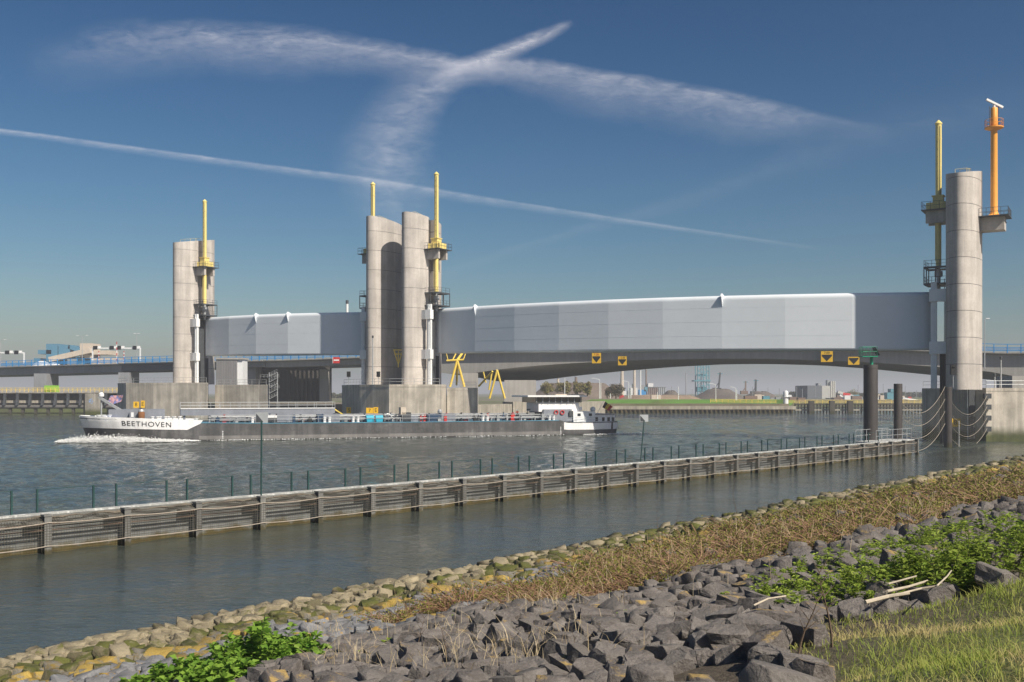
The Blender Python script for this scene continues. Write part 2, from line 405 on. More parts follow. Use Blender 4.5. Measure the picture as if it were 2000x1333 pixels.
    for z in (z0, z1):
        for y in (ya, yb): mb.beam((xa, y, z), (xb, y, z), .16, .26)
        for x in (xa, (xa+xb)/2, xb): mb.beam((x, ya, z), (x, yb, z), .16, .26)
    mb.box(((xa+xb)/2, 0, z0), (abs(xb-xa), yb-ya, .06))
    mb.bx(xa, xb, ya, -.6, z1-.03, z1+.03); mb.bx(xa, xb, .6, yb, z1-.03, z1+.03)
    railing(mb, [(xa, ya, z0), (xb, ya, z0), (xb, yb, z0)], 1.1, 1.1, .035); railing(mb, [(xa, ya, z1), (xb, ya, z1), (xb, yb, z1)], 1.1, 1.3, .035)
    mb.build('service_cage', M_STEEL, T_)
    mb = MB(); mb.lathe((mx, 0, 0), [(.30, 15.2), (.30, 17.4), (.62, 17.5), (.62, 18.3), (.25, 18.4), (.25, 19.2)], 12); mb.build('piston_rod', M_GALV, T_)
    # white guide column and its two brackets
    mb = MB(); gx, gy = g*3.95, -2.75
    mb.box((gx, gy, 8.15), (.85, .55, 16.5)); mb.box((gx, gy-.33, 8.15), (.16, .12, 16.5)); mb.build('guide_column', M_WHITE, T_)
    for z in (14.3, 6.2):
        mb = MB(); mb.prism([(g*x, y) for x, y in ((2.0, gy-.35), (3.3, gy-.62), (4.55, gy-.62), (4.55, gy+.5), (2.0, gy+.5))][::(1 if g > 0 else -1)], z-.95, z+.95)
        mb.build('guide_bracket', M_WHITE, T_)
        MB().bx(g*1.5, g*2.15, gy-.5, gy+.75, z-1.05, z+1.05).build('bracket_plinth', C_TOWER, T_)
    mb = MB(); mb.bx(g*1.5, g*2.6, -.85, .85, -.2, 15.0)
    mb.build('slot_lining', M_STEEL, T_)
    mb = MB(); mb.bx(g*2.9, g*3.3, -1.5, -.9, -9, 6.0); mb.bx(g*2.9, g*3.3, .9, 1.5, -9, 6.0); mb.build('gate_rail', M_BLACK, T_)
    mb = MB()
    for k in range(26): mb.box((g*2.65, -1.2, 7+k*.38), (.06, .5, .05))
    for y in (-1.45, -.95): mb.tube((g*2.65, y, 6.8), (g*2.65, y, 17), .035, n=5)
    mb.build('ladder', M_GALV, T_)
    mb = MB(); mb.box((g*1.75, -2.9, zc+1.2), (.5, .9, 1.9)); mb.build('switch_cabinet', M_WHITE, T_)
    return T_
TR = make_tower('R', 'nearest tall oval concrete tower, beside the orange radar mast')
TMR = make_tower('MR', 'oval concrete tower at the left end of the long gate')
TML = make_tower('ML', 'half shaded oval concrete tower at the right end of the short gate')
TLF = make_tower('L', 'leftmost oval concrete tower, at the left end of the short gate')

# ---------------------------------------------------------------- gates
def make_gate(name, t0, t1, z0, z1, H, sag, nf, label, tabs):
    """lens-shaped lifting gate from t0 (right end) to t1 (left end)"""
    p0, p1 = BL(t0), BL(t1); ax = (p0-p1).normalized(); nrm = Vector((-BU.x, -BU.y))
    L = (p0-p1).length; ang = math.atan2(ax.y, ax.x)
    G = thing(name, (p1.x, p1.y, z1), label, 'gate', 'lens-shaped lifting gates', ang)
    R = (L*L/4+sag*sag)/(2*sag); th = math.asin(L/2/R)
    tilt = (z0-z1)/L
    pts = []
    for i in range(nf+1):
        a = -th+2*th*i/nf; pts.append((L/2+R*math.sin(a), -(R*math.cos(a)-(R-sag))+.5))
    # rolled ends: the skin turns back to the barrier line
    def curl(p, q, sgn):
        d = Vector((q[0]-p[0], q[1]-p[1])).normalized(); out = []
        for k in range(6):
            f = k/5; out.append((p[0]-sgn*(1-f)*1.6 if False else p[0]+d.x*0-sgn*(1-f)*2.2, p[1]+(1-f)**2*.9))
        return out
    left = [(pts[0][0]-1.5+.25*k, pts[0][1]+.9*(1-k/6)**2+.0) for k in range(6)]
    right = [(pts[-1][0]+1.5-.25*k, pts[-1][1]+.9*(1-k/6)**2) for k in range(6)]
    front = left+pts+right[::-1]
    prof = []                                    # cross section: (offset inwards, height): rolled top edge
    for k in range(7):
        a = PI/2*k/6; prof.append((.75*(1-math.cos(a)), H-.75+.75*math.sin(a)))
    prof = [(.25, 0), (0, .25), (0, .32), (0, H-.85)]+prof
    zz = lambda x: tilt*x
    def skin(poly, name, smooth):
        mb = MB(); n = len(poly)
        P = [(x, y+o, zz(x)+h) for (o, h) in prof for (x, y) in poly]; m = len(prof)
        F = [(k*n+i, k*n+i+1, (k+1)*n+i+1, (k+1)*n+i) for k in range(m-1) for i in range(n-1)]
        mb.add(P, F, smooth); return mb.build(name, M_GATE, G)
    for i in range(nf):                          # one plate for each facet
        o = skin([pts[i], pts[i+1]], 'skin_plate', False)
        for p in o.data.polygons: p.use_smooth = True
    o = skin(left+[pts[0]], 'end_plate', True); o = skin([pts[-1]]+right[::-1], 'end_plate', True)
    back = [(x, 2.2-.9*abs(x/L-.5)) for x, y in front]; n = len(front)
    mb = MB()
    P = [(x, y+.25, zz(x)) for x, y in front]+[(x, y, zz(x)) for x, y in back]+[(x, y, zz(x)+H) for x, y in back]+[(x, y+.75, zz(x)+H) for x, y in front]
    for k in range(3): mb.add(P, [(k*n+i+1, k*n+i, (k+1)*n+i, (k+1)*n+i+1) for i in range(n-1)])
    mb.add(P, [(0, n, 2*n, 3*n), (n-1, 4*n-1, 3*n-1, 2*n-1)]); mb.build('gate_body', M_GATE, G)
    # welded seam along the upper plate row, stands 2 cm proud
    mb = MB()
    for a, b in zip(pts[:-1], pts[1:]):
        for hh in (H-2.1, H*.52, H*.26): mb.beam((a[0], a[1]-.002, zz(a[0])+hh), (b[0], b[1]-.002, zz(b[0])+hh), .02, .035)
    mb.build('weld_seam', M_GATE, G)
    for i in tabs:                               # lifting fins on the rolled edge
        x, y = pts[i]; mb = MB()
        mb.add([(x-.11, y+.9, zz(x)+H), (x+.11, y+.9, zz(x)+H), (x+.11, y-.1, zz(x)+H+.35), (x-.11, y-.1, zz(x)+H+.35), (x-.11, y, zz(x)+H-2.0), (x+.11, y, zz(x)+H-2.0), (x+.11, y-.6, zz(x)+H-.2), (x-.11, y-.6, zz(x)+H-.2)],
               [(0, 1, 2, 3), (3, 2, 6, 7), (7, 6, 5, 4), (0, 3, 7, 4), (1, 5, 6, 2)]); mb.build('lifting_fin', M_GATE, G)
    return G
make_gate('storm_gate', 1.2, 94.6, 14.5, 15.85, 9.3, 6.6, 9, 'long pale grey lifting gate in shadow at its right end', (1, 6))
make_gate('storm_gate', 114.6, 163.4, 15.95, 16.6, 9.3, 3.3, 5, 'short pale grey lifting gate between the left tower and the paired towers', (2, 3))

# ---------------------------------------------------------------- radar mast on the right tower
def tower_pt(key, lx, ly, lz):
    t, zb = TOW[key][:2]; c = BL(t); return Vector((c.x+lx*BR.x+ly*BU.x, c.y+lx*BR.y+ly*BU.y, zb+lz))
RM = thing('radar_mast', tower_pt('R', 4.1, 0, 26.0), 'orange steel radar mast with white antenna on its own platform', 'mast', rz=BANG)
mb = MB(); mb.box((-.3, 0, -1.0), (4.0, 2.6, 2.0), top=(1, 1)); mb.build('corbel', C_TOWER, RM)
mb = MB(); mb.box((.2, 0, .07), (4.4, 4.8, .14)); mb.box((1.75, 0, -.7), (.12, 2.4, .1)); mb.build('platform', M_STEEL, RM)
mb = MB(); railing(mb, [(-1.7, -2.3, .1), (2.3, -2.3, .1), (2.3, 2.3, .1), (-1.7, 2.3, .1)], 1.2, 1.0, .035); railing(mb, [(1.6, -1.2, -2.0), (1.6, 1.2, -2.0)], 1.2, .5, .03); mb.build('platform_railing', M_STEEL, RM)
mb = MB(); mb.lathe((0.15, 0, 0), [(1.15, .14), (1.1, .35), (.62, .6), (.52, 1.0), (.48, 13.6), (.50, 13.7), (.50, 16.8), (.44, 16.9)], 18); mb.build('mast_tube', M_ORANGE, RM)
mb = MB(); mb.lathe((0.15, 0, 0), [(.5, 13.4), (1.35, 13.75), (1.35, 13.9), (.5, 13.9)], 18)
ring = [(0.15+1.3*math.cos(2*PI*i/10), 1.3*math.sin(2*PI*i/10), 13.9) for i in range(11)]
railing(mb, ring, 1.15, 2.0, .035); mb.build('lookout_ring', M_ORANGE, RM)
mb = MB(); mb.tube((-.45, -.35, 13.9), (-.45, -.35, 17.1), .05, n=5); mb.tube((.75, .3, 13.9), (.75, .3, 17.2), .05, n=5); mb.build('ladder_rail', M_STEEL, RM)
mb = MB(); mb.lathe((.15, 0, 0), [(.2, 16.9), (.2, 17.35)], 10); mb.build('scanner_base', M_WHITE, RM)
mb = MB(); mb.beam((-.85, -.8, 18.15), (1.3, .65, 16.95), .3, .3); mb.build('antenna_bar', M_WHITE, RM)

# ---------------------------------------------------------------- piers
def px_plan(pts): return [((x-1000)*D/2000.0, D) for x, D in pts]
def pier(label, pts, ztop, parts=(), low=-3):
    pl = px_plan(pts); c = sum((Vector(p) for p in pl), Vector((0, 0)))/len(pl)
    P = thing('barrier_pier', (c.x, c.y, 0), label, 'pier', 'concrete piers of the storm barrier')
    MB().prism(pl, low, ztop).build('pier_body', C_PIER, P, world=True)
    cap = [(c.x+(p[0]-c.x)*1.004, c.y+(p[1]-c.y)*1.004) for p in pl]
    MB().prism(cap, ztop-.45, ztop+.04).build('pier_cap', C_PIER, P, world=True)
    return P
PR = pier('nearest barrier pier, stained concrete with yellow number plate behind hanging nets', [(1801, 178), (1808, 173), (1865, 167.5), (1926, 163.5), (2060, 163), (2075, 190), (1830, 196)], 8.45)
PM = pier('barrier pier carrying the two paired towers', [(668, 224), (676, 216), (702, 209.5), (760, 203.5), (862, 203.5), (871, 206), (872, 224), (800, 233), (700, 238)], 9.35)
PM2 = pier('small barrier pier wall lit beside the black gate rail, right of the paired towers', [(873, 206.5), (932, 205.5), (934, 222), (876, 222)], 8.7)
PL = pier('leftmost barrier pier under the left tower', [(230, 252), (246, 245), (300, 241), (405, 236), (407, 252), (240, 266)], 10.05)
PL2 = pier('pale pier wall right of the leftmost pier, with frame shadows', [(420, 240), (522, 233), (526, 246), (424, 252)], 9.55)
def pier_rail(P, pts, z, h=1.15):
    mb = MB(); q = [(*p, z) for p in px_plan(pts)]; railing(mb, q, h, 2.2, .04, (1, .5)); mb.build('pier_railing', M_GALV, P, world=True)
pier_rail(PR, [(1803, 176), (1866, 168), (1926, 164), (2058, 163.5)], 8.49)
pier_rail(PM, [(672, 220), (703, 210), (761, 204), (858, 204)], 9.39)
pier_rail(PM2, [(876, 207), (930, 206)], 8.74)
pier_rail(PL, [(232, 252), (248, 245.5), (301, 241.5), (403, 236.5)], 10.09)
pier_rail(PL2, [(424, 240), (520, 233.6)], 9.59)
def gauge(P, x, y0, y1, D, txt, w=1.5):
    """yellow pier number plate"""
    c = W(x, (y0+y1)/2, D); h = (y1-y0)*D/2000
    n = (-c.xy).normalized(); o = Vector((c.x, c.y, c.z))+Vector((n.x, n.y, 0))*.0
    MB().box((c.x, c.y, c.z), (w, .08, h)).build('number_plate', M_SIGNY, P, world=True)
    text_mesh('plate_number', txt, h*.85, M_BLACK, P, frame(Vector((c.x, c.y-.05, c.z))-P.location, (1, 0, 0)))
gauge(PR, 1866, 818, 834, 166.6, '8', 1.7)
gauge(PL, 266, 785, 797, 242.2, '8', 1.3); gauge(PL, 279, 783, 797, 241.6, 'E', .9)
gauge(PM, 682, 796, 808, 213.6, '5', 1.2); gauge(PM, 722, 797, 808, 206.6, '7', 1.4); gauge(PM, 734, 796, 808, 205.6, 'E', .9)
# timber-faced fender clamps on the right pier
for k in range(4): MB().box((*W(1928, 0, 163.0).xy, 7.2-k*1.75), (1.1, .7, .8)).build('net_clamp', M_STEEL, PR, world=True)
mb = MB(); p = W(1889, 0, 165.2); mb.tube((p.x, p.y-.2, .2), (p.x, p.y-.2, 8.4), .12); mb.build('drain_pipe', M_GALV, PR, world=True)
mb = MB(); p = W(1898, 0, 164.9); mb.box((p.x, p.y-.05, 4.3), (1.0, .2, 8.2)); mb.build('painted_slot_shade', M_STEEL, PR, world=True)  # dark strip on the pier face, its colour standing for the slot's shade
# ================================================================ high cirrus and aircraft trails: thin ice-cloud sheets 2 km up
def cloud_material():
    m = bpy.data.materials.new('ice_cloud'); m.use_nodes = True; t = NT(m.node_tree); t.n.remove(t.n['Principled BSDF'])
    out = t.n['Material Output']
    ac = t.node('ShaderNodeAttribute', attribute_name='across').outputs['Fac']; am = t.node('ShaderNodeAttribute', attribute_name='amp').outputs['Fac']
    dp = t.node('ShaderNodeAttribute', attribute_name='dirpos').outputs['Vector']; fz = t.node('ShaderNodeAttribute', attribute_name='fuzz').outputs['Fac']
    n1 = t.noise(dp, 9.0, 5, .6); n2 = t.noise(t.scalevec(dp, (34, 90, 1)), 1.0, 6, .65, .7)
    n3 = t.noise(t.scalevec(dp, (60, 260, 1)), 1.0, 3, .6, 1.5)
    a2 = t.m('ADD', ac, t.m('MULTIPLY', t.m('SUBTRACT', n1, .5), t.m('MULTIPLY', fz, 1.5)))
    a2 = t.m('ADD', a2, t.m('MULTIPLY', t.m('SUBTRACT', n2, .5), t.m('MULTIPLY', fz, .9)))
    body = t.m('POWER', t.ramp(t.m('ABSOLUTE', a2), 1.0, .0, smooth=False), 1.35)
    d = t.m('MULTIPLY', t.m('MULTIPLY', body, t.m('MULTIPLY', am, .55)), t.ramp(n2, .28, .74, .32, 1.3, False))
    d = t.m('MULTIPLY', d, t.ramp(n3, .3, .7, .75, 1.1), clamp=True)
    tr = t.node('ShaderNodeBsdfTransparent'); tl = t.node('ShaderNodeBsdfTranslucent'); tl.inputs[0].default_value = (.86, .84, .86, 1)
    mx = t.node('ShaderNodeMixShader'); t.l.new(d, mx.inputs[0]); t.l.new(tr.outputs[0], mx.inputs[1]); t.l.new(tl.outputs[0], mx.inputs[2])
    t.l.new(mx.outputs[0], out.inputs[0])
    return m
M_CLOUD = cloud_material(); ALT = 2000.0
def cloud_band(name, pts, label, cat, fuzz=.5):
    """pts: (x, y, half width above, half width below, density) along the band as seen from the bank"""
    P = np.array(pts, float); n = len(P); tt = np.linspace(0, n-1, (n-1)*10+1)
    Q = np.zeros((len(tt), 5))
    for k in range(5):                      # Catmull-Rom
        for j, t in enumerate(tt):
            i = min(int(t), n-2); f = t-i; p = P[:, k]
            p0, p1, p2, p3 = p[max(i-1, 0)], p[i], p[i+1], p[min(i+2, n-1)]
            Q[j, k] = .5*((2*p1)+(-p0+p2)*f+(2*p0-5*p1+4*p2-p3)*f*f+(-p0+3*p1-3*p2+p3)*f**3)
    d = np.gradient(Q[:, :2], axis=0); nn = np.stack([-d[:, 1], d[:, 0]], -1); nn /= np.linalg.norm(nn, axis=1)[:, None]
    ks = np.linspace(-1.9, 1.9, 9); V = []; ac = []; am = []; dp = []; fz = []
    for j in range(len(tt)):
        for k in ks:
            w = Q[j, 2] if k < 0 else Q[j, 3]
            x, y = Q[j, :2]+nn[j]*k*w; u, v = (x-1000)/2000, max((768-y)/2000, .02)
            V.append((u*ALT/v, ALT/v, ALT+EYE)); ac.append(k); am.append(max(Q[j, 4], 0)); dp.append((u, v, 0)); fz.append(fuzz)
    m = len(ks); idx = np.arange(len(V)).reshape(len(tt), m)
    F = np.stack([idx[:-1, :-1], idx[1:, :-1], idx[1:, 1:], idx[:-1, 1:]], -1).reshape(-1, 4)
    V = np.array(V); V[:, 2] += cloud_band.k*15; cloud_band.k += 1
    o = np_mesh(name, V, F, M_CLOUD); me = o.data
    for nm, vals in (('across', ac), ('amp', am), ('fuzz', fz)):
        me.attributes.new(nm, 'FLOAT', 'POINT').data.foreach_set('value', np.array(vals, np.float32))
    me.attributes.new('dirpos', 'FLOAT_VECTOR', 'POINT').data.foreach_set('vector', np.array(dp, np.float32).ravel())
    o['label'] = label; o['category'] = cat; o['kind'] = 'stuff'
    return o
cloud_band.k = 0
cloud_band('cirrus_cloud', [(40, 135, 46, 70, 0), (190, 92, 52, 86, .18), (350, 74, 44, 84, .34), (560, 80, 36, 80, .42), (760, 104, 28, 58, .44), (900, 128, 24, 50, .42), (1010, 138, 18, 34, .2), (1090, 150, 16, 30, 0)], 'long feathery cirrus band in the upper left sky', 'cloud', .55)
cloud_band('cirrus_cloud', [(850, 130, 14, 26, 0), (940, 128, 14, 36, .25), (1030, 130, 16, 70, .42), (1160, 150, 16, 90, .42), (1330, 178, 16, 100, .40), (1500, 210, 16, 90, .32), (1640, 240, 10, 44, .12), (1760, 262, 10, 40, 0)], 'ragged cirrus band sloping down to the right', 'cloud', .6)
cloud_band('cirrus_cloud', [(840, 165, 18, 18, .1), (900, 140, 20, 22, .55), (980, 112, 20, 24, .75), (1050, 86, 18, 20, .8), (1095, 64, 12, 16, .4), (1120, 52, 8, 10, 0)], 'brightest short streak of cloud where the bands cross', 'cloud', .55)
cloud_band('cirrus_cloud', [(960, 138, 26, 26, .1), (880, 165, 40, 40, .36), (815, 205, 76, 76, .38), (765, 270, 112, 96, .36), (750, 340, 124, 110, .32), (780, 420, 112, 92, .18), (830, 520, 80, 70, 0)], 'broad rippled veil of cloud hanging below the crossing', 'cloud', .35)
cloud_band('contrail', [(-40, 264, 4, 12, .44), (120, 284, 4, 12, .44), (300, 308, 4, 14, .42), (520, 337, 4, 15, .40), (735, 364, 5, 17, .37), (880, 388, 5, 18, .34), (1030, 411, 4, 15, .3), (1230, 441, 4, 10, .28), (1420, 468, 3, 8, .18), (1640, 500, 4, 8, 0)], 'thin straight contrail crossing the left sky', 'contrail', .35)
cloud_band('cirrus_cloud', [(700, 640, 10, 14, 0), (860, 545, 10, 16, .04), (1150, 455, 14, 20, .05), (1400, 385, 30, 36, .05), (1640, 300, 50, 56, .05), (1900, 240, 60, 60, .04), (2100, 200, 40, 40, 0)], 'faint old trail rising to the right', 'cloud', .6)
# ================================================================ road bridge behind the barrier
QD = Vector((-.94, .342)); QN = Vector((.342, .94)); Q0 = Vector((225.6, 235.0))     # bridge runs right to left along QD, QN points to its far side
def QK(x, off=0.0):
    """station on the bridge line (shifted off metres to the far side) seen at photo column x"""
    f = (x-1000)/2000.0; p = Q0+QN*off
    return (p.x-f*p.y)/(f*QD.y-QD.x)
def QP(k, off=0.0): p = Q0+QD*k+QN*off; return p
def QZ(x, y, off=0.0): p = QP(QK(x, off), off); return ZY(y, p.y)
BRG = thing('road_bridge', (*QP(200), 0), 'long concrete road bridge with blue railings behind the barrier', 'bridge')
kd = [QK(2080), QK(1960), QK(1500), QK(900), QK(716), QK(590), QK(440), QK(338), QK(150), QK(0), QK(-150)]
zd = [18.3, 18.4, 21.2, 21.0, QZ(716, 697.5), QZ(590, 702), QZ(440, 706), QZ(338, 707.5), QZ(150, 712.5), QZ(0, 717), QZ(0, 719)]
deck_z = lambda k: float(np.interp(k, kd, zd))
def girder(name, off, ks, zb, width, mt, zb2=None):
    """box girder: webs lean inward below a cantilevered slab"""
    mb = MB(); n = len(ks)
    sec = []
    for k in ks:
        zt = deck_z(k)-.02; b = zb(k); b2 = zb2(k) if zb2 else b; zs = zt-.75
        pts = [(off-1.6, zt), (off+width+1.6, zt), (off+width+1.6, zt-.35), (off+width, zs), (off+width, b2), (off, b), (off, zs), (off-1.6, zt-.35)]
        sec.append([(*QP(k, o), z) for o, z in pts])
    P = [p for s_ in sec for p in s_]; m = 8
    F = [(i*m+j, (i+1)*m+j, (i+1)*m+(j+1) % m, i*m+(j+1) % m) for i in range(n-1) for j in range(m)]
    F += [tuple(range(m)), tuple(range((n-1)*m+m-1, (n-1)*m-1, -1))]
    mb.add(P, [f[::-1] for f in F]); return mb.build(name, mt, BRG, world=True)
# main span: soffit curves from haunch to haunch
def soffit(tab, off):
    kk = [QK(x, off) for x, y in tab]; zz = [ZY(y, QP(QK(x, off), off).y) for x, y in tab]
    o = np.argsort(kk); kk = np.array(kk)[o]; zz = np.array(zz)[o]
    return lambda k: float(np.interp(k, kk, zz))
near_tab = [(2080, 752), (1990, 737), (1930, 726), (1820, 716), (1700, 708.5), (1600, 704), (1480, 701), (1380, 701), (1300, 702.5), (1200, 705.5), (1100, 711), (1020, 717), (960, 724), (925, 729.5), (880, 731), (850, 727), (820, 720), (740, 712)]
far_tab = [(2080, 764), (1980, 747), (1900, 739), (1820, 733), (1700, 721), (1600, 714), (1500, 711.5), (1420, 712), (1320, 717), (1220, 725), (1130, 734), (1050, 744), (1005, 748), (960, 744), (900, 730), (820, 718)]
for i, (x0, x1) in enumerate([(2080, 1905), (1905, 1680), (1680, 1460), (1460, 1240), (1240, 1040), (1040, 880), (880, 745)]):
    ks = np.linspace(QK(x0), QK(x1)-.04, 7); girder('girder_segment', 0.0, list(ks), soffit(near_tab, 0), 25.5, C_BRIDGE, soffit(far_tab, 25.5))
# left approach: shallower girders, dark steel over the lock side
M_BSTEEL = mat('bridge_steel', (.075, .09, .105), .6, var=.15, scale=.2)
M_BGREY = mat('approach_grey', (.27, .275, .29), .75, var=.1, scale=.2, streak=.12)
for x0, x1, dep, mt in ((745, 520, 2.3, C_BRIDGE), (518, 345, 2.1, C_BRIDGE), (345, 237, 2.6, M_BSTEEL), (237, 70, 3.0, M_BGREY), (70, -150, 3.0, M_BGREY)):
    for off in (0.0, 17.0):
        ks = np.linspace(QK(x0, off), QK(x1, off)-.05, 4); girder('girder_segment', off, list(ks), (lambda k, d=dep: deck_z(k)-.75-d+.6), 8.5, mt)
# railing: posts, rails and infill bars
def bridge_rail(off, xs, label):
    R_ = thing('bridge_railing', (*QP(QK((xs[0]+xs[1])/2), off), 18), label, 'railing')
    k0, k1 = QK(xs[0], off), QK(xs[1], off); n = int(abs(k1-k0)/3.0); bars = MB(); rails = MB()
    pm = None
    for i in range(n+1):
        k = k0+(k1-k0)*i/n; p = QP(k, off); z = deck_z(k)
        q = MB(); q.box((0, 0, .95), (.22, .26, 2.3)); q.box((0, -.18, -.1), (.5, .4, .28))
        if pm is None: o = q.build('railing_post', M_BLUE, R_); pm = o.data
        else: o = bpy.data.objects.new('railing_post', pm); COL.objects.link(o); o.parent = R_
        o.location = Vector((p.x, p.y, z))-R_.location; o.rotation_euler = (0, 0, math.atan2(QD.y, QD.x))
        if i < n:
            k2 = k0+(k1-k0)*(i+1)/n; p2 = QP(k2, off); z2 = deck_z(k2)
            for h, w in ((2.05, .16), (1.2, .12), (.35, .16)): rails.beam((p.x, p.y, z+h), (p2.x, p2.y, z2+h), .08, w)
            for j in range(1, 14):
                f = j/14; bars.beam((p.x+(p2.x-p.x)*f, p.y+(p2.y-p.y)*f, z+.35+(z2-z)*f), (p.x+(p2.x-p.x)*f, p.y+(p2.y-p.y)*f, z+1.2+(z2-z)*f), .05, .13)
    rails.build('handrail', M_BLUE, R_, world=True); b = bars.build('infill_bars', M_BLUE, R_, world=True); b['kind'] = 'stuff'
bridge_rail(-1.5, (2075, 1915), 'blue bridge railing right of the nearest tower')
bridge_rail(-1.5, (745, 345), 'blue bridge railing under the short gate')
bridge_rail(-1.5, (340, -60), 'blue bridge railing left of the leftmost tower')
# clear the piers of the bridge
def block(name, P, m, x0, x1, y0, y1, D, depth, parent=None, taper=1.0):
    a = W(x0, y1, D); b = W(x1, y0, D)
    return MB().box(((a.x+b.x)/2, D+depth/2, (a.z+b.z)/2), (b.x-a.x, depth, b.z-a.z), top=(taper, taper)).build(name, m, P, world=P is not None)
block('bridge_pier', BRG, C_BRIDGE, 985, 1047, 743, 803, 312, 9)
block('bridge_pier', BRG, C_BRIDGE, 898, 932, 729, 800, 301, 8)
block('bridge_pier', BRG, C_BRIDGE, 1977, 2040, 735, 790, 246, 8)
block('bridge_pier', BRG, M_BGREY, 66, 91, 730, 800, 376, 10)
block('bridge_pier', BRG, M_BGREY, 231, 252, 728, 800, 365, 10)
block('bridge_pier', BRG, C_BRIDGE, 476, 500, 708, 790, 352, 7)
block('bridge_pier', BRG, C_BRIDGE, 497, 508, 711, 790, 356, 7)
# machinery house and dark wall under the deck
M_CLAD = mat('ribbed_cladding', (.22, .215, .215), .7, var=.06, scale=.3, streak=.1)
M_DARKW = mat('dark_wall', (.075, .068, .06), .85, var=.25, scale=.2, streak=.3)
AB = thing('machinery_house', W(450, 780, 330), 'grey ribbed machinery house beside the left pier under the bridge', 'building')
block('clad_wall', AB, M_CLAD, 422, 463, 701, 790, 330, 6)
block('white_wall', AB, M_WHITE, 463.2, 474, 700, 790, 330.4, 6)
block('roof_edge', AB, C_BRIDGE, 421, 475, 699, 702.5, 329.7, 7)
mb = MB()
for k in range(12): mb.box((W(424+k*3.3, 0, 329.9).x, 329.95, 11.0), (.06, .12, 15))
mb.build('cladding_ribs', M_CLAD, AB, world=True)['kind'] = 'stuff'
BC = thing('bascule_cellar', W(590, 785, 350), 'dark columned bascule cellar under the bridge deck', 'building')
block('back_wall', BC, M_DARKW, 512, 642, 712, 786, 358, 6)
for k in range(9): block('column', BC, M_DARKW, 562+k*8.6, 565.5+k*8.6, 722, 784, 353.5, 1.2)
block('end_pier', BC, C_BRIDGE, 624, 640, 722, 784, 352, 3)
block('lintel', BC, M_DARKW, 556, 642, 714, 724, 352.5, 2.2)
for k, x in enumerate((525, 541)): block('stair_tower_post', BC, M_GALV, x, x+1.6, 728, 788, 344, .3)
mb = MB()
for k in range(5):
    a, b = W(526, 780-k*11, 344), W(541, 772-k*11, 344); mb.beam(a, b, .9, .15)
    railing(mb, [tuple(a), tuple(b)], 1.1, 1.0, .04)
for y in (739, 760): railing(mb, [tuple(W(508, y, 343)), tuple(W(545, y-1, 343))], 1.1, 1.4, .045)
mb.build('steel_stair', M_GALV, BC, world=True)
# red stop board on the deck edge
SG = thing('stop_sign', W(657, 711, 336), 'red board with white bar hung on the bridge edge', 'sign')
p = W(657, 704, 334); MB().box((p.x, p.y, p.z), (2.2, .12, 2.0)).build('sign_board', M_RED, SG, world=True)
MB().box((p.x, p.y-.09, p.z), (1.7, .06, .42)).build('white_bar', M_WHITE, SG, world=True)
MB().box((p.x-1.15, p.y-.02, p.z), (.1, .2, 2.1)).build('sign_edge', M_WHITE, SG, world=True)
# yellow clearance boards on the main span
def clearance(x0, x1, y0, y1, txt, label):
    off = -1.75; k = QK((x0+x1)/2, off); p = QP(k, off); D = p.y; zc = ZY((y0+y1)/2, D); w = (x1-x0)*D/2000; h = (y1-y0)*D/2000
    s_ = thing('clearance_sign', (p.x, p.y, zc), label, 'sign', 'yellow clearance boards on the bridge', math.atan2(-QD.y, -QD.x))
    MB().box((0, 0, 0), (w, .12, h)).build('board', M_SIGNY, s_)
    top = h*.18 if txt else h*.36
    MB().add([(-w*.43, -.08, top), (w*.43, -.08, top), (w*.43, -.08, top-h*.14), (0, -.08, -h*.44), (-w*.43, -.08, top-h*.14)], [(0, 4, 3, 2, 1)]).build('black_arrow', M_BLACK, s_)
    if txt: text_mesh('lettering', txt, h*.30, M_RED if txt == '7.00' and x0 < 1300 else M_BLACK, s_, frame((0, -.075, h*.34), (1, 0, 0)))
    mb = MB(); mb.tube((-w*.3, .05, h*.5), (-w*.3, .05, h*.5+.9), .05); mb.tube((w*.3, .05, h*.5), (w*.3, .05, h*.5+.9), .05); mb.build('hanger', M_STEEL, s_)
clearance(1156, 1174, 690, 710, '7.00', 'yellow clearance board, leftmost under the long gate')
clearance(1207, 1224, 696.5, 714, '12.00', 'yellow clearance board second from left, lower than its neighbour')
clearance(1604, 1626, 686.5, 707.5, '7.00', 'yellow clearance board third from left, near the green pile frame')
clearance(1657, 1678, 697.5, 713, '', 'yellow arrow board without figures beside the green frame')

# ---------------------------------------------------------------- yellow trestles behind the paired towers
def trestle(label, feet, head, extra):
    t = thing('yellow_trestle', W(*feet[0]), label, 'trestle', 'yellow tubular trestles')
    for f in feet: MB().tube(W(*f), W(*head), .25, n=8).build('leg', M_YEL, t, world=True)
    for a, b, r in extra: MB().tube(W(*a), W(*b), r, n=8).build('brace', M_YEL, t, world=True)
trestle('yellow tubular trestle with a walkway right of the paired towers', [(879, 756, 222), (907, 756, 222), (892, 752, 230)], (893, 704, 222),
        [((872, 705, 222), (906, 703, 222), .2), ((884, 704, 222), (890, 692, 226), .15), ((893, 704, 222), (903, 690, 226), .28), ((905, 703, 222), (909, 692, 226), .1), ((875, 704, 222), (872, 692, 226), .1)])
trestle('yellow tubular trestle standing on the low quay, further right', [(956, 779, 240), (986, 779, 240), (958, 770, 248)], (971, 724, 240),
        [((935, 755, 246), (962, 726, 243), .24), ((944, 727, 246), (949, 748, 246), .16), ((961, 726, 248), (955, 762, 248), .2)])
MT = thing('tower_bracket', tower_pt('MR', -2.6, 0, 5.0), 'small yellow bracket between the paired towers', 'bracket')
mb = MB(); 
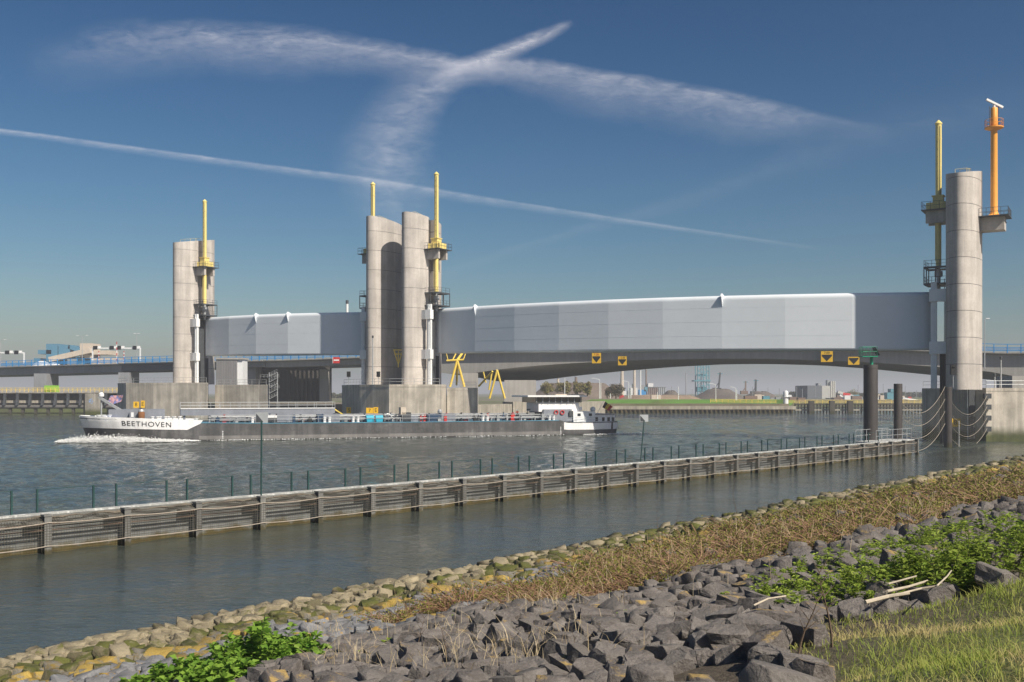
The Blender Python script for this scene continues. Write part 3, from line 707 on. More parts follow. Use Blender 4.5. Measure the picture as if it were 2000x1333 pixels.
for a, b in (((768, 684), (786, 684)), ((770, 685), (778, 712)), ((786, 686), (778, 712)), ((778, 686), (778, 718)), ((770, 692), (786, 692))): mb.tube(W(*a, 211.5), W(*b, 211.5), .13, n=6)
mb.build('bracket_frame', M_YEL, MT, world=True)
# ================================================================ far bank, quays, industry
M_SHEET = mat('sheet_pile', (.17, .12, .06), .85, var=.3, scale=.6, streak=.4, low=((.06, .055, .02), .2, 1.6))
M_GRASSF = mat('far_grass', (.10, .22, .025), .9, var=.25, scale=.15, fine=.2, col2=(.11, .15, .03), c2=(.45, .65), c2scale=.1)
def fbox(P, name, m, x0, x1, y0, y1, D, depth=None, **k): return block(name, P, m, x0, x1, y0, y1, D, depth or max((x1-x0)*D/2000, 1), P, **k)
QW = thing('sheet_pile_quay', (70, 386, 0), 'low quay of rusty sheet piles below the grass bank', 'quay')
n = 90; mb = MB(); xs = np.linspace(30, 106, n*2+1)
pts = [(xs[i], 385.2 if (i//2) % 2 else 385.8) for i in range(len(xs))]+[(106.4, 390), (30, 390)]
mb.prism(pts, -2, 1.5); o = mb.build('sheet_piles', M_SHEET, QW, world=True); o['kind'] = 'stuff'
MB().bx(29.8, 106.8, 385.0, 391, 1.5, 2.75).build('capping_beam', C_WALL, QW, world=True)
gb = MB(); gx = np.linspace(24, 106, 22)
P = [(x, 391.05, 2.7) for x in gx]+[(x+6, 404, 4.7+.15*math.sin(x*.4)) for x in gx]+[(x+9, 430, 5.0) for x in gx]; m_ = len(gx)
gb.add(P, [(k*m_+i, k*m_+i+1, (k+1)*m_+i+1, (k+1)*m_+i) for k in range(2) for i in range(m_-1)], True)
struct(gb.build('grass_bank', M_GRASSF), 'bright green grass bank above the far quay')
LQ = thing('low_quay_wall', (0, 300, 0), 'low weathered concrete quay wall behind the barge wheelhouse', 'wall')
for a, b, z in (((934, 262), (1000, 285), 4.6), ((1002, 286), (1052, 300), 5.2), ((1052, 304), (1098, 330), 4.9), ((1098, 332), (1182, 384), 4.6)):
    A_, B_ = px_plan([a, b]); MB().prism([A_, B_, (B_[0], B_[1]+9), (A_[0]-3, A_[1]+9)], -2, z).build('wall_panel', C_WALL, LQ, world=True)
# white signal house on the quay end
SB = thing('signal_column', (104, 389, 2.75), 'white round signal column on the quay end', 'column')
MB().lathe((0, 0, 0), [(.95, 0), (.95, 3.3), (1.02, 3.35), (1.02, 3.5), (.95, 3.5), (.95, 5.2), (.7, 5.7), (.1, 5.9)], 18).build('column_body', M_WHITE, SB)
MB().box((0, 0, 3.42), (2.6, 2.6, .08)).build('ledge', M_GALV, SB)
# timber guide jetty right of the quay
M_TIMB = mat('old_timber', (.085, .075, .06), .9, var=.35, scale=1, streak=.3, low=((.05, .05, .02), .2, 1.5))
GJ = thing('guide_jetty', (130, 388, 0), 'dark timber guide jetty with yellow rail beyond the far quay', 'jetty')
x0w, x1w = 107.5, 160
for z, h in ((1.0, .5), (3.2, .4), (2.1, .3)): MB().bx(x0w, x1w, 388.4, 388.9, z, z+h).build('wale', C_WALL if z == 1.0 else M_TIMB, GJ, world=True)
pmesh = None
for i in range(44):
    x = x0w+i*1.2
    if pmesh is None: o = MB().box((0, 0, 1.2), (.45, .45, 5.0)).build('timber_pile', M_TIMB, GJ); pmesh = o.data
    else: o = bpy.data.objects.new('timber_pile', pmesh); COL.objects.link(o); o.parent = GJ
    o.location = (x-130, .9, 0)
for x in (1585, 1625, 1661, 1700): p = W(x, 0, 386.5); MB().box((p.x, 386.8, 1.6), (1.9, 1.6, 6.4)).build('dolphin', M_TIMB, GJ, world=True)
mb = MB(); railing(mb, [(76, 392.5, 4.0), (x0w, 390.5, 3.6), (x1w, 390.5, 3.7)], 1.3, 2.2, .09, (1, .6, .25)); mb.build('yellow_rail', M_YEL, GJ, world=True)
# left timber jetty in front of the bridge foot
LJ = thing('mooring_jetty', (-150, 353, 0), 'dark mooring jetty with yellow railing at the left edge', 'jetty')
D = 353.0
xa, xb = W(-40, 0, D).x, W(236, 0, D).x
MB().bx(xa, xb, D, D+5, 7.6, 7.95).build('deck', C_WALL, LJ, world=True)
MB().bx(xa, xb, D+2.0, D+2.4, 3.3, 7.6).build('back_boards', M_TIMB, LJ, world=True)
MB().bx(xa, xb, D+1.6, D+1.95, 4.2, 5.1).build('pale_wale', C_WALL, LJ, world=True)
MB().tube((xa, D+.2, 2.9), (xb, D+.2, 2.9), .62, n=10).build('pipe_wale', mat('grey_pipe', (.13, .12, .11), .8), LJ, world=True)
MB().bx(xa, xb, D+1.2, D+1.5, .5, .9).build('lower_wale', M_TIMB, LJ, world=True)
pm = bm_ = None
for i in range(13):
    x = W(20+i*24.7-60, 0, D).x
    if pm is None:
        q = MB(); q.box((0, 0, 5.6), (.75, .7, 4.2)); q.add([(-.35, -.3, 6.0), (.35, -.3, 6.0), (.35, -1.0, 3.4), (-.35, -1.0, 3.4), (-.35, .3, 3.2), (.35, .3, 3.2)], [(0, 1, 2, 3), (3, 2, 5, 4), (0, 3, 4), (1, 5, 2)])
        o = q.build('fender_bracket', M_STEEL, LJ); pm = o.data
        o2 = MB().box((0, .6, 1.2), (.9, .9, 4.6)).build('jetty_pile', M_TIMB, LJ); bm_ = o2.data
    else:
        o = bpy.data.objects.new('fender_bracket', pm); o2 = bpy.data.objects.new('jetty_pile', bm_)
        for q in (o, o2): COL.objects.link(q); q.parent = LJ
    o.location = (x+150, 0, 0); o2.location = (x+150+1.6, 0, 0)
mb = MB(); railing(mb, [(xa, D+.4, 7.95), (xb, D+.4, 7.95)], 1.45, 1.5, .09, (1, .62, .3)); mb.build('yellow_rail', M_YEL, LJ, world=True)
p = W(101, 0, 356); MB().bx(p.x-1.7, p.x+1.7, 354, 358, 7.96, 10.3).build('green_box', mat('lime_paint', (.28, .55, .06), .6), LJ, world=True)
GP = thing('concrete_dolphin', W(178, 815, 327), 'square concrete pile with graffiti and algae at the barge bow', 'pile')
a = W(166, 0, 327); b = W(190, 0, 327)
M_DOLPH = mat('dolphin_concrete', (.36, .33, .28), .9, var=.3, scale=.7, streak=.35, low=((.09, .10, .025), 1.2, 3.4))
MB().box(((a.x+b.x)/2, 329, 3.2), (b.x-a.x, 4, 8.6)).build('pile_body', M_DOLPH, GP, world=True)
MB().box((a.x-.3, 329, 3.2), (.6, 3.6, 8.4)).build('rubber_fender', M_BLACK, GP, world=True)
mb = MB()
for (x, y, w, h, r) in ((-.2, 5.6, 1.2, .25, .5), (.2, 5.2, .9, .22, -.4), (-.4, 4.9, .6, .5, .2), (.3, 4.6, 1.0, .2, .9)):
    c, s_ = math.cos(r), math.sin(r); cx = (a.x+b.x)/2+x
    mb.add([(cx+u*c-v*s_, 326.97, y+u*s_+v*c) for u, v in ((-w/2, -h/2), (w/2, -h/2), (w/2, h/2), (-w/2, h/2))], [(0, 1, 2, 3)])
mb.build('graffiti', mat('graffiti_paint', (.25, .38, .62), .7, var=.5, scale=2), GP, world=True)

# ---------------------------------------------------------------- distant industry
def lampmast(x, ybase, ytop, D, label, arm=0):
    t = thing('lamp_post', W(x, ybase, D), label, 'lamp post', 'pale lamp posts on the far bank')
    b, h = W(x, ybase, D), W(x, ytop, D)
    MB().tube((0, 0, 0), h-b, .16, .10, n=6).build('pole', M_WHITE, t)
    if arm: MB().tube(h-b, (h-b)+Vector((arm, 0, .5)), .09, n=5).build('arm', M_WHITE, t); MB().box((h-b)+Vector((arm*1.2, 0, .55)), (abs(arm)*.5, .4, .16)).build('lantern', M_WHITE, t)
for x, yb, yt, arm in ((1103, 771, 739, 0), (1171, 779, 742, -2.2), (1173.5, 779, 748, 0), (1228, 779, 747, -1.8), (1232, 779, 752, 0), (1325, 781, 755, 0), (1398, 783, 752, -1.8), (1437, 787, 759, -1.6), (1439, 787, 762, 0), (1192, 779, 769, 0), (1284, 780, 766, 0)):
    lampmast(x, yb, yt, 405, {1103: 'pale pole before the second willow', 1171: 'tall pale lamp post with arm, left of a matching pair', 1173.5: 'plain pale post touching the tall lamp post', 1228: 'pale lamp post with arm right of the stout chimney', 1232: 'plain pale post beside the lamp by the chimney', 1325: 'lone thin pale post right of the silos', 1398: 'pale lamp post with arm before the gravel heap', 1437: 'pale lamp post with arm at the yellow rail', 1439: 'plain pale post beside the lamp at the yellow rail', 1192: 'shortest pale post, beside the thorn trees', 1284: 'short pale post left of the small gravel heap'}[x], arm)
def pole(x, yb, yt, D, r, m, label, cat='chimney', name='chimney', r1=None):
    b, h = W(x, yb, D), W(x, yt, D); t = thing(name, b, label, cat)
    MB().tube((0, 0, -1), h-b, r, r1 or r*.8, n=12).build('shaft', m, t)
    MB().tube((h-b)*.97, (h-b), r*.98, n=12).build('top_ring', M_GREY, t)
M_CREAM = mat('cream_concrete', (.55, .47, .38), .8, var=.1, scale=.1); M_RUST = mat('rusty_steel', (.19, .13, .10), .8, var=.2, scale=.2); M_HAZEBLUE = mat('teal_paint', (.10, .28, .34), .6, var=.15, scale=.2)
pole(1215, 772, 722, 900, 1.9, M_CREAM, 'stout cream chimney seen under the bridge', r1=1.3)
pole(1239, 770, 720, 950, 1.5, M_CREAM, 'slim cream chimney with plant at its foot', r1=1.1)
pole(1251, 772, 722, 930, .7, M_WHITE, 'thin white stack right of the slim cream chimney')
pole(1262, 770, 721, 960, .9, M_RUST, 'thin brown stack beside the silos')
pole(1090, 768, 739, 900, 1.3, M_CREAM, 'short cream chimney behind the willows'); pole(1125, 768, 736, 930, 1.5, M_RUST, 'short brown stack behind the willows')
pole(1340, 770, 729, 980, .6, M_GREY, 'thin grey mast left of the teal lattice tower', 'mast', 'mast')
pole(1475, 772, 741, 950, .7, M_GREY, 'thin dark mast on the far gravel yard', 'mast', 'mast')
PLT = thing('process_plant', W(1245, 772, 960), 'cluster of pale blue and grey plant at the chimney foot', 'plant')
for x0, x1, y0, y1, m in ((1231, 1245, 758, 772, M_WHITE), (1236, 1242, 750, 758, M_CREAM), (1248, 1262, 762, 772, M_BLUE), (1253, 1259, 752, 762, M_GREY), (1206, 1230, 764, 772, M_WHITE), (1258, 1272, 756, 765, M_HAZEBLUE), (1266, 1276, 749, 757, M_WHITE)): fbox(PLT, 'plant_block', m, x0, x1, y0, y1, 955, 8)
SI = thing('silo_row', W(1280, 770, 940), 'row of grey brown storage silos', 'silos')
for k in range(9): p = W(1267+k*4, 771, 940); h = W(0, 757, 940).z; MB().tube((p.x, p.y, 2), (p.x, p.y, h), .88, n=12).build('silo', M_RUST if k < 5 else M_GREY, SI, world=True)
MB().bx(W(1265, 0, 940).x, W(1301, 0, 940).x, 939, 941, ZY(757, 940), ZY(756, 940)).build('silo_gallery', M_GREY, SI, world=True)
def heap(name, x0, x1, ytop, D, m, label, depth=60, flat=.25):
    a, b = W(x0, 775, D), W(x1, 775, D); c = (a+b)/2; hz = ZY(ytop, D)-3.6; rx = (b.x-a.x)/2; N, Mr = 28, 9; V = [(0, 0, hz)]; F = []
    for j in range(1, Mr+1):
        r = j/Mr
        for i in range(N):
            an = 2*PI*i/N; z = hz*max(0, 1-max(0, r-flat)/(1-flat))**1.15+.5*math.sin(i*2.3+j)*(1-r)
            V.append((rx*r*math.cos(an)*(1+.06*math.sin(3*an+x0)), depth/2*r*math.sin(an), max(z, -.4 if j == Mr else 0)))
    for i in range(N): F.append((0, 1+i, 1+(i+1) % N))
    for j in range(Mr-1):
        for i in range(N): F.append((1+j*N+i, 1+(j+1)*N+i, 1+(j+1)*N+(i+1) % N, 1+j*N+(i+1) % N))
    o = MB().add(V, F, True).build(name, m, None, loc=(c.x, D, 3.6)); return tag(o, label, 'heap', 'spoil and gravel heaps')
M_SPOIL = mat('spoil', (.17, .13, .10), .95, var=.3, scale=.08, fine=.3, streak=.2); M_GRAVEL = mat('gravel', (.13, .11, .095), .95, var=.3, scale=.08, fine=.3)
heap('spoil_heap', 1020, 1225, 749, 640, M_SPOIL, 'largest brown spoil heap behind the willows', 80, .55)
heap('gravel_heap', 1283, 1338, 764, 600, M_GRAVEL, 'small dark gravel heap right of the silos', 30)
heap('gravel_heap', 1340, 1466, 761, 560, M_GRAVEL, 'wide dark gravel heap right of the teal tower', 50, .3)
heap('gravel_heap', 1440, 1530, 766, 580, M_GRAVEL, 'low dark gravel heap near the white signal column', 40, .3)
heap('spoil_heap', 1200, 1380, 773, 520, mat('pale_spoil', (.26, .19, .13), .95, var=.3, scale=.1, fine=.3), 'flat pale brown spoil bank behind the grass', 40, .7)
TT = thing('lattice_tower', W(1372, 768, 800), 'teal steel lattice tower seen under the bridge', 'tower')
xl, xr = W(1361, 0, 800).x, W(1383, 0, 800).x; z0, z1 = 3.0, ZY(700, 800)
for x in (xl, (xl+xr)/2, xr):
    for y in (796, 806): MB().tube((x, y, z0), (x, y, z1), .4, n=6).build('leg', M_HAZEBLUE, TT, world=True)
mb = MB(); nz = 9
for i in range(nz):
    za, zb_ = z0+(z1-z0)*i/nz, z0+(z1-z0)*(i+1)/nz
    mb.beam((xl, 796, zb_), (xr, 796, zb_), .3, .4); mb.tube((xl, 796, za), ((xl+xr)/2, 796, zb_), .22, n=5); mb.tube(((xl+xr)/2, 796, zb_), (xr, 796, za), .22, n=5)
mb.build('bracing', M_HAZEBLUE, TT, world=True)
fbox(TT, 'machine_deck', M_HAZEBLUE, 1363, 1381, 756, 766, 797, 8); fbox(TT, 'gallery', M_HAZEBLUE, 1356, 1388, 743, 745.5, 795, 12); fbox(TT, 'machine_deck', M_HAZEBLUE, 1364, 1380, 731, 735, 797, 8)
def rig(x, yb, yt, D, lean, m, label):
    b = W(x, yb, D); h = W(x+lean, yt, D); t = thing('piling_rig', b, label, 'crane', 'piling rigs and cranes on the far yard'); L = (h-b)
    MB().beam((0, 0, 0), L, .9, .9).build('leader', m, t); MB().tube((-3.5, 0, 0), L*.5, .25, n=5).build('back_stay', m, t); MB().box((-1, 0, 1.0), (5, 3, 2.4)).build('rig_body', m, t)
    MB().box(L*.93, (3.0, .6, .5)).build('head', M_HAZEBLUE, t)
rig(1403, 765, 728, 640, 3.5, M_STEEL, 'leaning dark piling rig on the gravel heap'); rig(1476, 771, 742, 690, .6, M_STEEL, 'upright dark piling rig right of the heap'); rig(1456, 770, 745, 720, .3, M_RUST, 'thin brown crane mast between the rigs')
GB = thing('grey_warehouse', W(1600, 783, 720), 'grey box warehouse with pale gable beside silos', 'building')
M_GCLAD = mat('grey_cladding', (.13, .14, .16), .7, var=.06, scale=.1); M_PCLAD = mat('pale_cladding', (.48, .47, .44), .7, var=.06, scale=.1)
fbox(GB, 'dark_wall', M_GCLAD, 1577, 1605.3, 753.5, 784, 700, 30); fbox(GB, 'pale_wall', M_PCLAD, 1605.5, 1621, 754, 783, 700.4, 29); fbox(GB, 'roof_plant', M_GREY, 1598, 1605, 749, 753.4, 705, 6)
fbox(GB, 'loading_shed', M_STEEL, 1619, 1636, 778, 787, 690, 8)
for k, x in enumerate((1623, 1626.5, 1630)): p = W(x, 784, 715); MB().tube((p.x, p.y, 2), (p.x, p.y, ZY(745, 715)), .62, n=10).build('silo', M_PCLAD, GB, world=True)
fbox(GB, 'lift_tower', M_GREY, 1616, 1621, 743, 754, 716, 4)
CV = thing('conveyor_plant', W(1650, 785, 640), 'red and white conveyors beside the warehouse', 'plant')
for a, b, w, m in (((1636, 766), (1664, 774), 1.6, M_PCLAD), ((1640, 772), (1672, 790), 1.2, M_WHITE), ((1654, 778), (1685, 792), 1.0, M_GREY), ((1646, 770), (1660, 772), 1.8, M_RED)): MB().beam(W(*a, 640), W(*b, 640), w, w).build('conveyor', m, CV, world=True)
for x0, x1, y0, y1, m in ((1642, 1650, 780, 788, M_RED), (1653, 1659, 781, 787, M_RED), (1629, 1640, 777, 786, M_RUST), (1664, 1700, 776, 787, M_GREY), (1650, 1664, 775, 780, M_WHITE)): fbox(CV, 'plant_block', m, x0, x1, y0, y1, 645, 6)
FS = thing('moored_barges', W(1745, 790, 600), 'colourful boats and sheds at the far right shore', 'boats')
for x0, x1, y0, y1, m in ((1712, 1716, 776, 786, M_WHITE), (1712, 1722, 789, 795, M_BLUE), (1718, 1742, 791, 795, M_STEEL), (1768, 1776, 788, 795, M_RED), (1774, 1800, 789, 795, M_YEL), (1765, 1800, 784, 789, M_CREAM), (1732, 1748, 783, 791, M_CREAM), (1733, 1748, 767, 780, M_HAZEBLUE), (1740, 1748, 760, 768, M_HAZEBLUE)): fbox(FS, 'shed_block', m, x0, x1, y0, y1, 598, 5)
MB().beam(W(1763, 778, 600), W(1812, 786, 600), 1.2, .9).build('gangway', M_WHITE, FS, world=True)
# blue factory behind the bridge, left
BF = thing('blue_factory', W(120, 700, 620), 'blue clad conveyor houses and white domes behind the left bridge', 'factory')
M_FBLUE = mat('factory_blue', (.075, .22, .33), .7, var=.06, scale=.1)
for n_, m, x0, x1, y0, y1 in (('conveyor_house', M_FBLUE, 90, 112, 672, 720), ('conveyor_house', M_FBLUE, 114, 136, 674, 700), ('low_gallery', M_FBLUE, 74, 100, 684, 692), ('hopper', M_CREAM, 156, 178, 671, 700), ('long_gallery', M_CREAM, 172, 214, 685, 693), ('base_hall', M_FBLUE, 66, 76, 700, 730), ('base_hall', M_FBLUE, 150, 165, 698, 730), ('pale_hall', M_CREAM, 178, 225, 700, 730)): fbox(BF, n_, m, x0, x1, y0, y1, 620, 14)
MB().beam(W(136, 678, 622), W(158, 684, 622), 4, 2.4).build('conveyor', M_FBLUE, BF, world=True); MB().beam(W(98, 703, 618), W(178, 685, 618), 4, 3).build('conveyor', M_CREAM, BF, world=True)
for x, r in ((82, 6.2), (105, 5.2)): p = W(x, 712, 612); MB().lathe((p.x, p.y, 14), [(r*math.cos(a), r*.95*math.sin(a)+7) for a in np.linspace(-.6, PI/2*.98, 9)], 20).build('dome', M_WHITE, BF, world=True)
# road gantries, lamps and barrier booms on the bridge
def gantry(x0, x1, yt, yb, D, label, boards):
    t = thing('road_gantry', W(x0, yb, D), label, 'gantry', 'white road gantries on the bridge')
    for x in (x0, x1): MB().box((W(x, 0, D).x, D, (ZY(yt, D)+ZY(yb, D))/2), (.4, .4, ZY(yt, D)-ZY(yb, D))).build('post', M_WHITE, t, world=True)
    MB().beam(W(x0, yt+.6, D), W(x1, yt+.6, D), .35, .45).build('cross_beam', M_WHITE, t, world=True)
    for x in boards: p = W(x, yt, D); MB().box((p.x, D-.4, p.z), (1.5, .3, 1.4)).build('signal_board', M_BLACK, t, world=True); MB().box((p.x+1.2, D+.3, p.z+.1), (1.1, .3, 1.2)).build('sign_back', M_WHITE, t, world=True)
gantry(-30, 47, 689, 712, 384, 'white road gantry at the left edge of the bridge', (15, 33)); gantry(181, 274, 680, 706, 374, 'wide white road gantry with four signals left of the towers', (187, 219, 233, 264))
def streetlamp(x, yt, D, label, arms=(-1, 1)):
    b = W(x, 712, D); h = W(x, yt, D); t = thing('street_lamp', b, label, 'street lamp', 'tall street lamps on the bridge'); MB().tube((0, 0, -1), h-b, .14, .09, n=6).build('pole', M_GALV, t)
    for s_ in arms: MB().tube(h-b, (h-b)+Vector((s_*1.5, 0, .35)), .06, n=5).build('arm', M_GALV, t); MB().box((h-b)+Vector((s_*1.7, 0, .4)), (.9, .3, .14)).build('lantern', M_WHITE, t)
streetlamp(160.5, 658, 380, 'tall double street lamp behind the blue factory conveyor'); streetlamp(1, 666, 384, 'street lamp at the left picture edge'); streetlamp(267, 654, 372, 'street lamp with a round head left of the leftmost tower', (-.4, .4)); streetlamp(1923, 626, 232, 'street lamp right of the nearest tower', (.4,))
for x, yt in ((228, 668), (193, 686), (242, 686)):
    b = W(x, 712, 372); t = thing('barrier_boom', b, {228: 'tallest raised red and white boom, in the middle of the gantry', 193: 'short raised red and white boom left under the gantry', 242: 'short raised boom right under the gantry'}[x], 'barrier', 'raised barrier booms'); L = W(x, yt, 372)-b
    for k in range(8): MB().tube(L*(k/8), L*((k+1)/8), .14, n=6).build('stripe', M_RED if k % 2 else M_WHITE, t)
CH = thing('flue_pipe', W(678, 606, 300), 'white flue with dark cap above the short gate', 'chimney')
b = W(678, 620, 300); MB().tube((0, 0, -6), W(678, 594, 300)-CH.location, .38, n=10).build('pipe', M_WHITE, CH); MB().tube(W(678, 594, 300)-CH.location, W(678, 587, 300)-CH.location, .42, n=10).build('cap', M_STEEL, CH)

YS = thing('yard_sheds', W(1430, 775, 600), 'scatter of small sheds, vehicles and containers on the far yard', 'sheds')
ry = random.Random(31)
for i in range(46):
    x = ry.choice((ry.uniform(1205, 1345), ry.uniform(1460, 1580), ry.uniform(1636, 1712), ry.uniform(1640, 1800))); D_ = ry.uniform(470, 640) if x < 1600 else ry.uniform(610, 700); w = ry.uniform(2, 6); h_ = ry.uniform(1.4, 3.4)
    MB().box(((x-1000)*D_/2000, D_, 3.6+h_/2), (w, 3, h_)).build('shed', ry.choice((M_WHITE, M_GREY, M_STEEL, M_RED, M_CREAM, M_RUST, M_WHITE, M_HAZEBLUE)), YS, world=True)
for i, x in enumerate((1312, 1352, 1470, 1500, 1522, 1556, 1567, 1592, 1645, 1676, 1690, 1725, 1768, 1790)): pole(x, 774, ry.uniform(748, 764), ry.uniform(560, 700), .16, M_GREY, 'thin light mast, %s from the left on the far yard skyline' % ['first', 'second', 'third', 'fourth', 'fifth', 'sixth', 'seventh', 'eighth', 'ninth', 'tenth', 'eleventh', 'twelfth', 'thirteenth', 'last'][i], 'mast', 'light_mast')
# ---------------------------------------------------------------- trees on the far bank
M_BARK = mat('bark', (.10, .075, .05), .9, var=.3, scale=2)
def leaf_mat(name, c, c2, trans=True):
    m = mat(name, c, .7, var=.35, scale=.8, fine=.3, col2=c2, c2=(.4, .65), c2scale=.6, attr=True, spec=.25); return m
M_WILLOW = leaf_mat('willow_leaves', (.24, .22, .07), (.17, .12, .055)); M_BUSH = leaf_mat('bush_leaves', (.10, .075, .05), (.13, .11, .05))
def leaf_cloud(n, rng, rad, size, shell=.45, squash=1.0):
    """n leaf quads through an uneven ellipsoid: returns V, F, rnd"""
    d = rng.normal(size=(n, 3)); d /= np.linalg.norm(d, axis=1)[:, None]
    lump = 1+.22*np.sin(d[:, 0]*5+rng.uniform(0, 6))+.18*np.sin(d[:, 1]*7+rng.uniform(0, 6))+.15*np.sin(d[:, 2]*6+rng.uniform(0, 6))
    r = (shell+(1-shell)*rng.random(n)**.7)*lump; c = d*r[:, None]*np.array(rad)
    return quads(c, rng, size)
def quads(c, rng, size, up=None, asp=.6):
    n = len(c); a = rng.normal(size=(n, 3)); a /= np.linalg.norm(a, axis=1)[:, None]; b = np.cross(a, rng.normal(size=(n, 3))); b /= np.linalg.norm(b, axis=1)[:, None]
    s_ = (size*(.6+.8*rng.random(n)))[:, None]; V = np.stack([c-a*s_, c+b*s_*asp, c+a*s_, c-b*s_*asp], 1).reshape(-1, 3)
    return V, np.arange(4*n).reshape(-1, 4), rng.random(n)
def tree(name, x, yb, yt, wpx, D, m, label, n=900, trunk=.3, group=None):
    b = W(x, yb, D); H = ZY(yt, D)-b.z; rx = wpx*D/4000; t = thing(name, b, label, 'tree' if 'tree' in name else 'shrub', group); rng = np.random.default_rng(int(x*7+yb))
    mb = MB(); mb.tube((0, 0, -.5), (0, 0, H*.45), H*.05, H*.035, n=7)
    for i in range(7): an = 2*PI*i/7; mb.tube((0, 0, H*.38), (rx*.6*math.cos(an), rx*.6*math.sin(an), H*(.7+.1*(i % 3))), H*.022, H*.006, n=5)
    mb.build('trunk', M_BARK, t)
    V, F, r = leaf_cloud(n, rng, (rx, rx, H*(.5-trunk/2)), H*.05, .25); V[:, 2] += H*(.5+trunk/2)
    np_mesh('crown', V, F, m, t, r)
for x, yb, yt, w in ((1068, 772, 748, 26), (1103, 772, 746, 30), (1128, 772, 747, 20), (1147, 772, 747, 18)): tree('willow_tree', x, yb, yt, w, 440, M_WILLOW, ['yellowish pollard willow, leftmost of the row by the wheelhouse', 'brownish pollard willow, second from left of the row', 'pollard willow, third from left of the row', 'greenest pollard willow, rightmost of the row'][(1068, 1103, 1128, 1147).index(x)], 3200, .12, 'row of pollard willows')
tree('thorn_tree', 1203, 777, 750, 30, 430, M_BUSH, 'bare brownish thorn tree right of the willows', 1800, .1); tree('thorn_tree', 1187, 777, 757, 14, 428, M_BUSH, 'smaller bare thorn tree beside the larger one', 900, .1)
tree('poplar_tree', 1666, 781, 762, 26, 760, M_WILLOW, 'broad pale tree behind the conveyor plant', 900, .1)
rng = np.random.default_rng(5); C = []
for x0, x1, yt, D in ((1545, 1582, 768, 820), (1632, 1690, 769, 860), (1690, 1735, 770, 900), (1745, 1830, 768, 880), (1930, 2100, 770, 900), (640, 700, 770, 800), (470, 540, 772, 800)):
    n = 1500; xs = rng.uniform(x0, x1, n); h = rng.random(n)**.6*(1+.25*np.sin(xs*.35)); zt = ZY(yt, D)-3.6
    C.append(np.stack([(xs-1000)*D/2000, D+rng.uniform(-8, 8, n), 3.6+zt*h*.95], -1))
C = np.concatenate(C); V, F, r = quads(C, rng, .8)
tag(np_mesh('distant_woods', V, F, leaf_mat('wood_leaves', (.085, .075, .045), (.07, .08, .035)), None, r), 'hazy line of distant bare woods on the horizon', 'woods', kind='stuff')
# ================================================================ guide fender in the basin
FD = Vector((.677, .736)); FM = Vector((.736, -.677)); F0 = Vector((-24.0, 48.1))
def FP(t, m, z): return Vector((F0.x+FD.x*t+FM.x*m, F0.y+FD.y*t+FM.y*m, z))
FANG = math.atan2(FD.y, FD.x)
FW = thing('guide_fender', (F0.x, F0.y, 0), 'long low grey guide wall with netting and green railing in the basin', 'fender', rz=FANG)
# local frame: x along the wall, y = -FM side (y negative is the side facing the near bank)
M_FGREY = mat('fender_grey', (.21, .215, .205), .75, var=.18, scale=1.2, streak=.25, fine=.15, low=((.11, .085, .03), .05, .42))
M_FTOP = mat('fender_top', (.38, .38, .36), .8, var=.3, scale=1.5, fine=.3, col2=(.58, .58, .55), c2=(.5, .62), c2scale=3.0)
M_FPILE = mat('fender_pile', (.21, .205, .19), .8, var=.25, scale=2, streak=.3, low=((.07, .06, .03), .1, .5))
M_ROPE = mat('pale_rope', (.36, .31, .25), .9, var=.3, scale=6); M_NET = mat('net_twine', (.10, .09, .07), .9, var=.3, scale=5)
M_NETB = mat('net_brown', (.15, .125, .095), .95, var=.35, scale=3, fine=.3); M_RAILG = mat('railing_green', (.02, .06, .055), .5, var=.2)
NB = 29; T0 = 1.85-8.0
protos = {}
def fpart(name, key, mk, m, x):
    if key not in protos: o = mk().build(name, m, FW); protos[key] = o.data
    else: o = bpy.data.objects.new(name, protos[key]); COL.objects.link(o); o.parent = FW
    o.location = (x, 0, 0); return o
def mk_panel():
    q = MB(); q.box((2.0, .12, .45), (3.98, .16, 2.7)); q.box((2.0, .0, 1.5), (3.98, .08, .5)); return q
def mk_cap():
    q = MB(); q.box((2.0, .22, 1.83), (3.98, .40, .09)); return q
def mk_pile():
    q = MB(); y = -.62
    q.box((0, y-.16, .45), (.34, .05, 2.7)); q.box((0, y+.16, .45), (.34, .05, 2.7)); q.box((0, y, .45), (.06, .30, 2.7)); q.box((0, y, 1.84), (.40, .44, .08)); return q
def mk_bracket():
    q = MB(); q.add([(-.05, -.5, 1.62), (.05, -.5, 1.62), (.05, .05, 1.62), (-.05, .05, 1.62), (-.05, -.5, 1.40), (.05, -.5, 1.40), (.05, .05, .85), (-.05, .05, .85)], [(0, 1, 2, 3), (4, 7, 6, 5), (0, 4, 5, 1), (0, 3, 7, 4), (1, 5, 6, 2)])
    q.box((-.45, -.35, 1.52), (.9, .5, .07)); return q
def mk_rail():
    q = MB()
    for x in (0, 2.8): q.box((x, .45, 2.42), (.085, .085, 1.22))
    q.tube((0, .45, 3.0), (2.8, .45, 3.0), .016, n=6); q.tube((0, .45, 2.45), (2.8, .45, 2.45), .011, n=6); return q
for i in range(NB):
    x = T0+4*i
    fpart('wall_panel', 'panel', mk_panel, M_FGREY, x); fpart('cap_plate', 'cap', mk_cap, M_FTOP, x); fpart('pile', 'pile', mk_pile, M_FPILE, x)
    fpart('bracket', 'bracket', mk_bracket, M_FPILE, x)
    if i < NB-2: fpart('railing', 'rail', mk_rail, M_RAILG, x)
xe = T0+4*NB; fpart('pile', 'pile', mk_pile, M_FPILE, xe)
x0, x1 = T0, xe
MB().tube((x0, -.62, 1.42), (x1, -.62, 1.42), .05, n=6).build('net_pipe', mat('rusty_pipe', (.16, .11, .08), .8), FW)
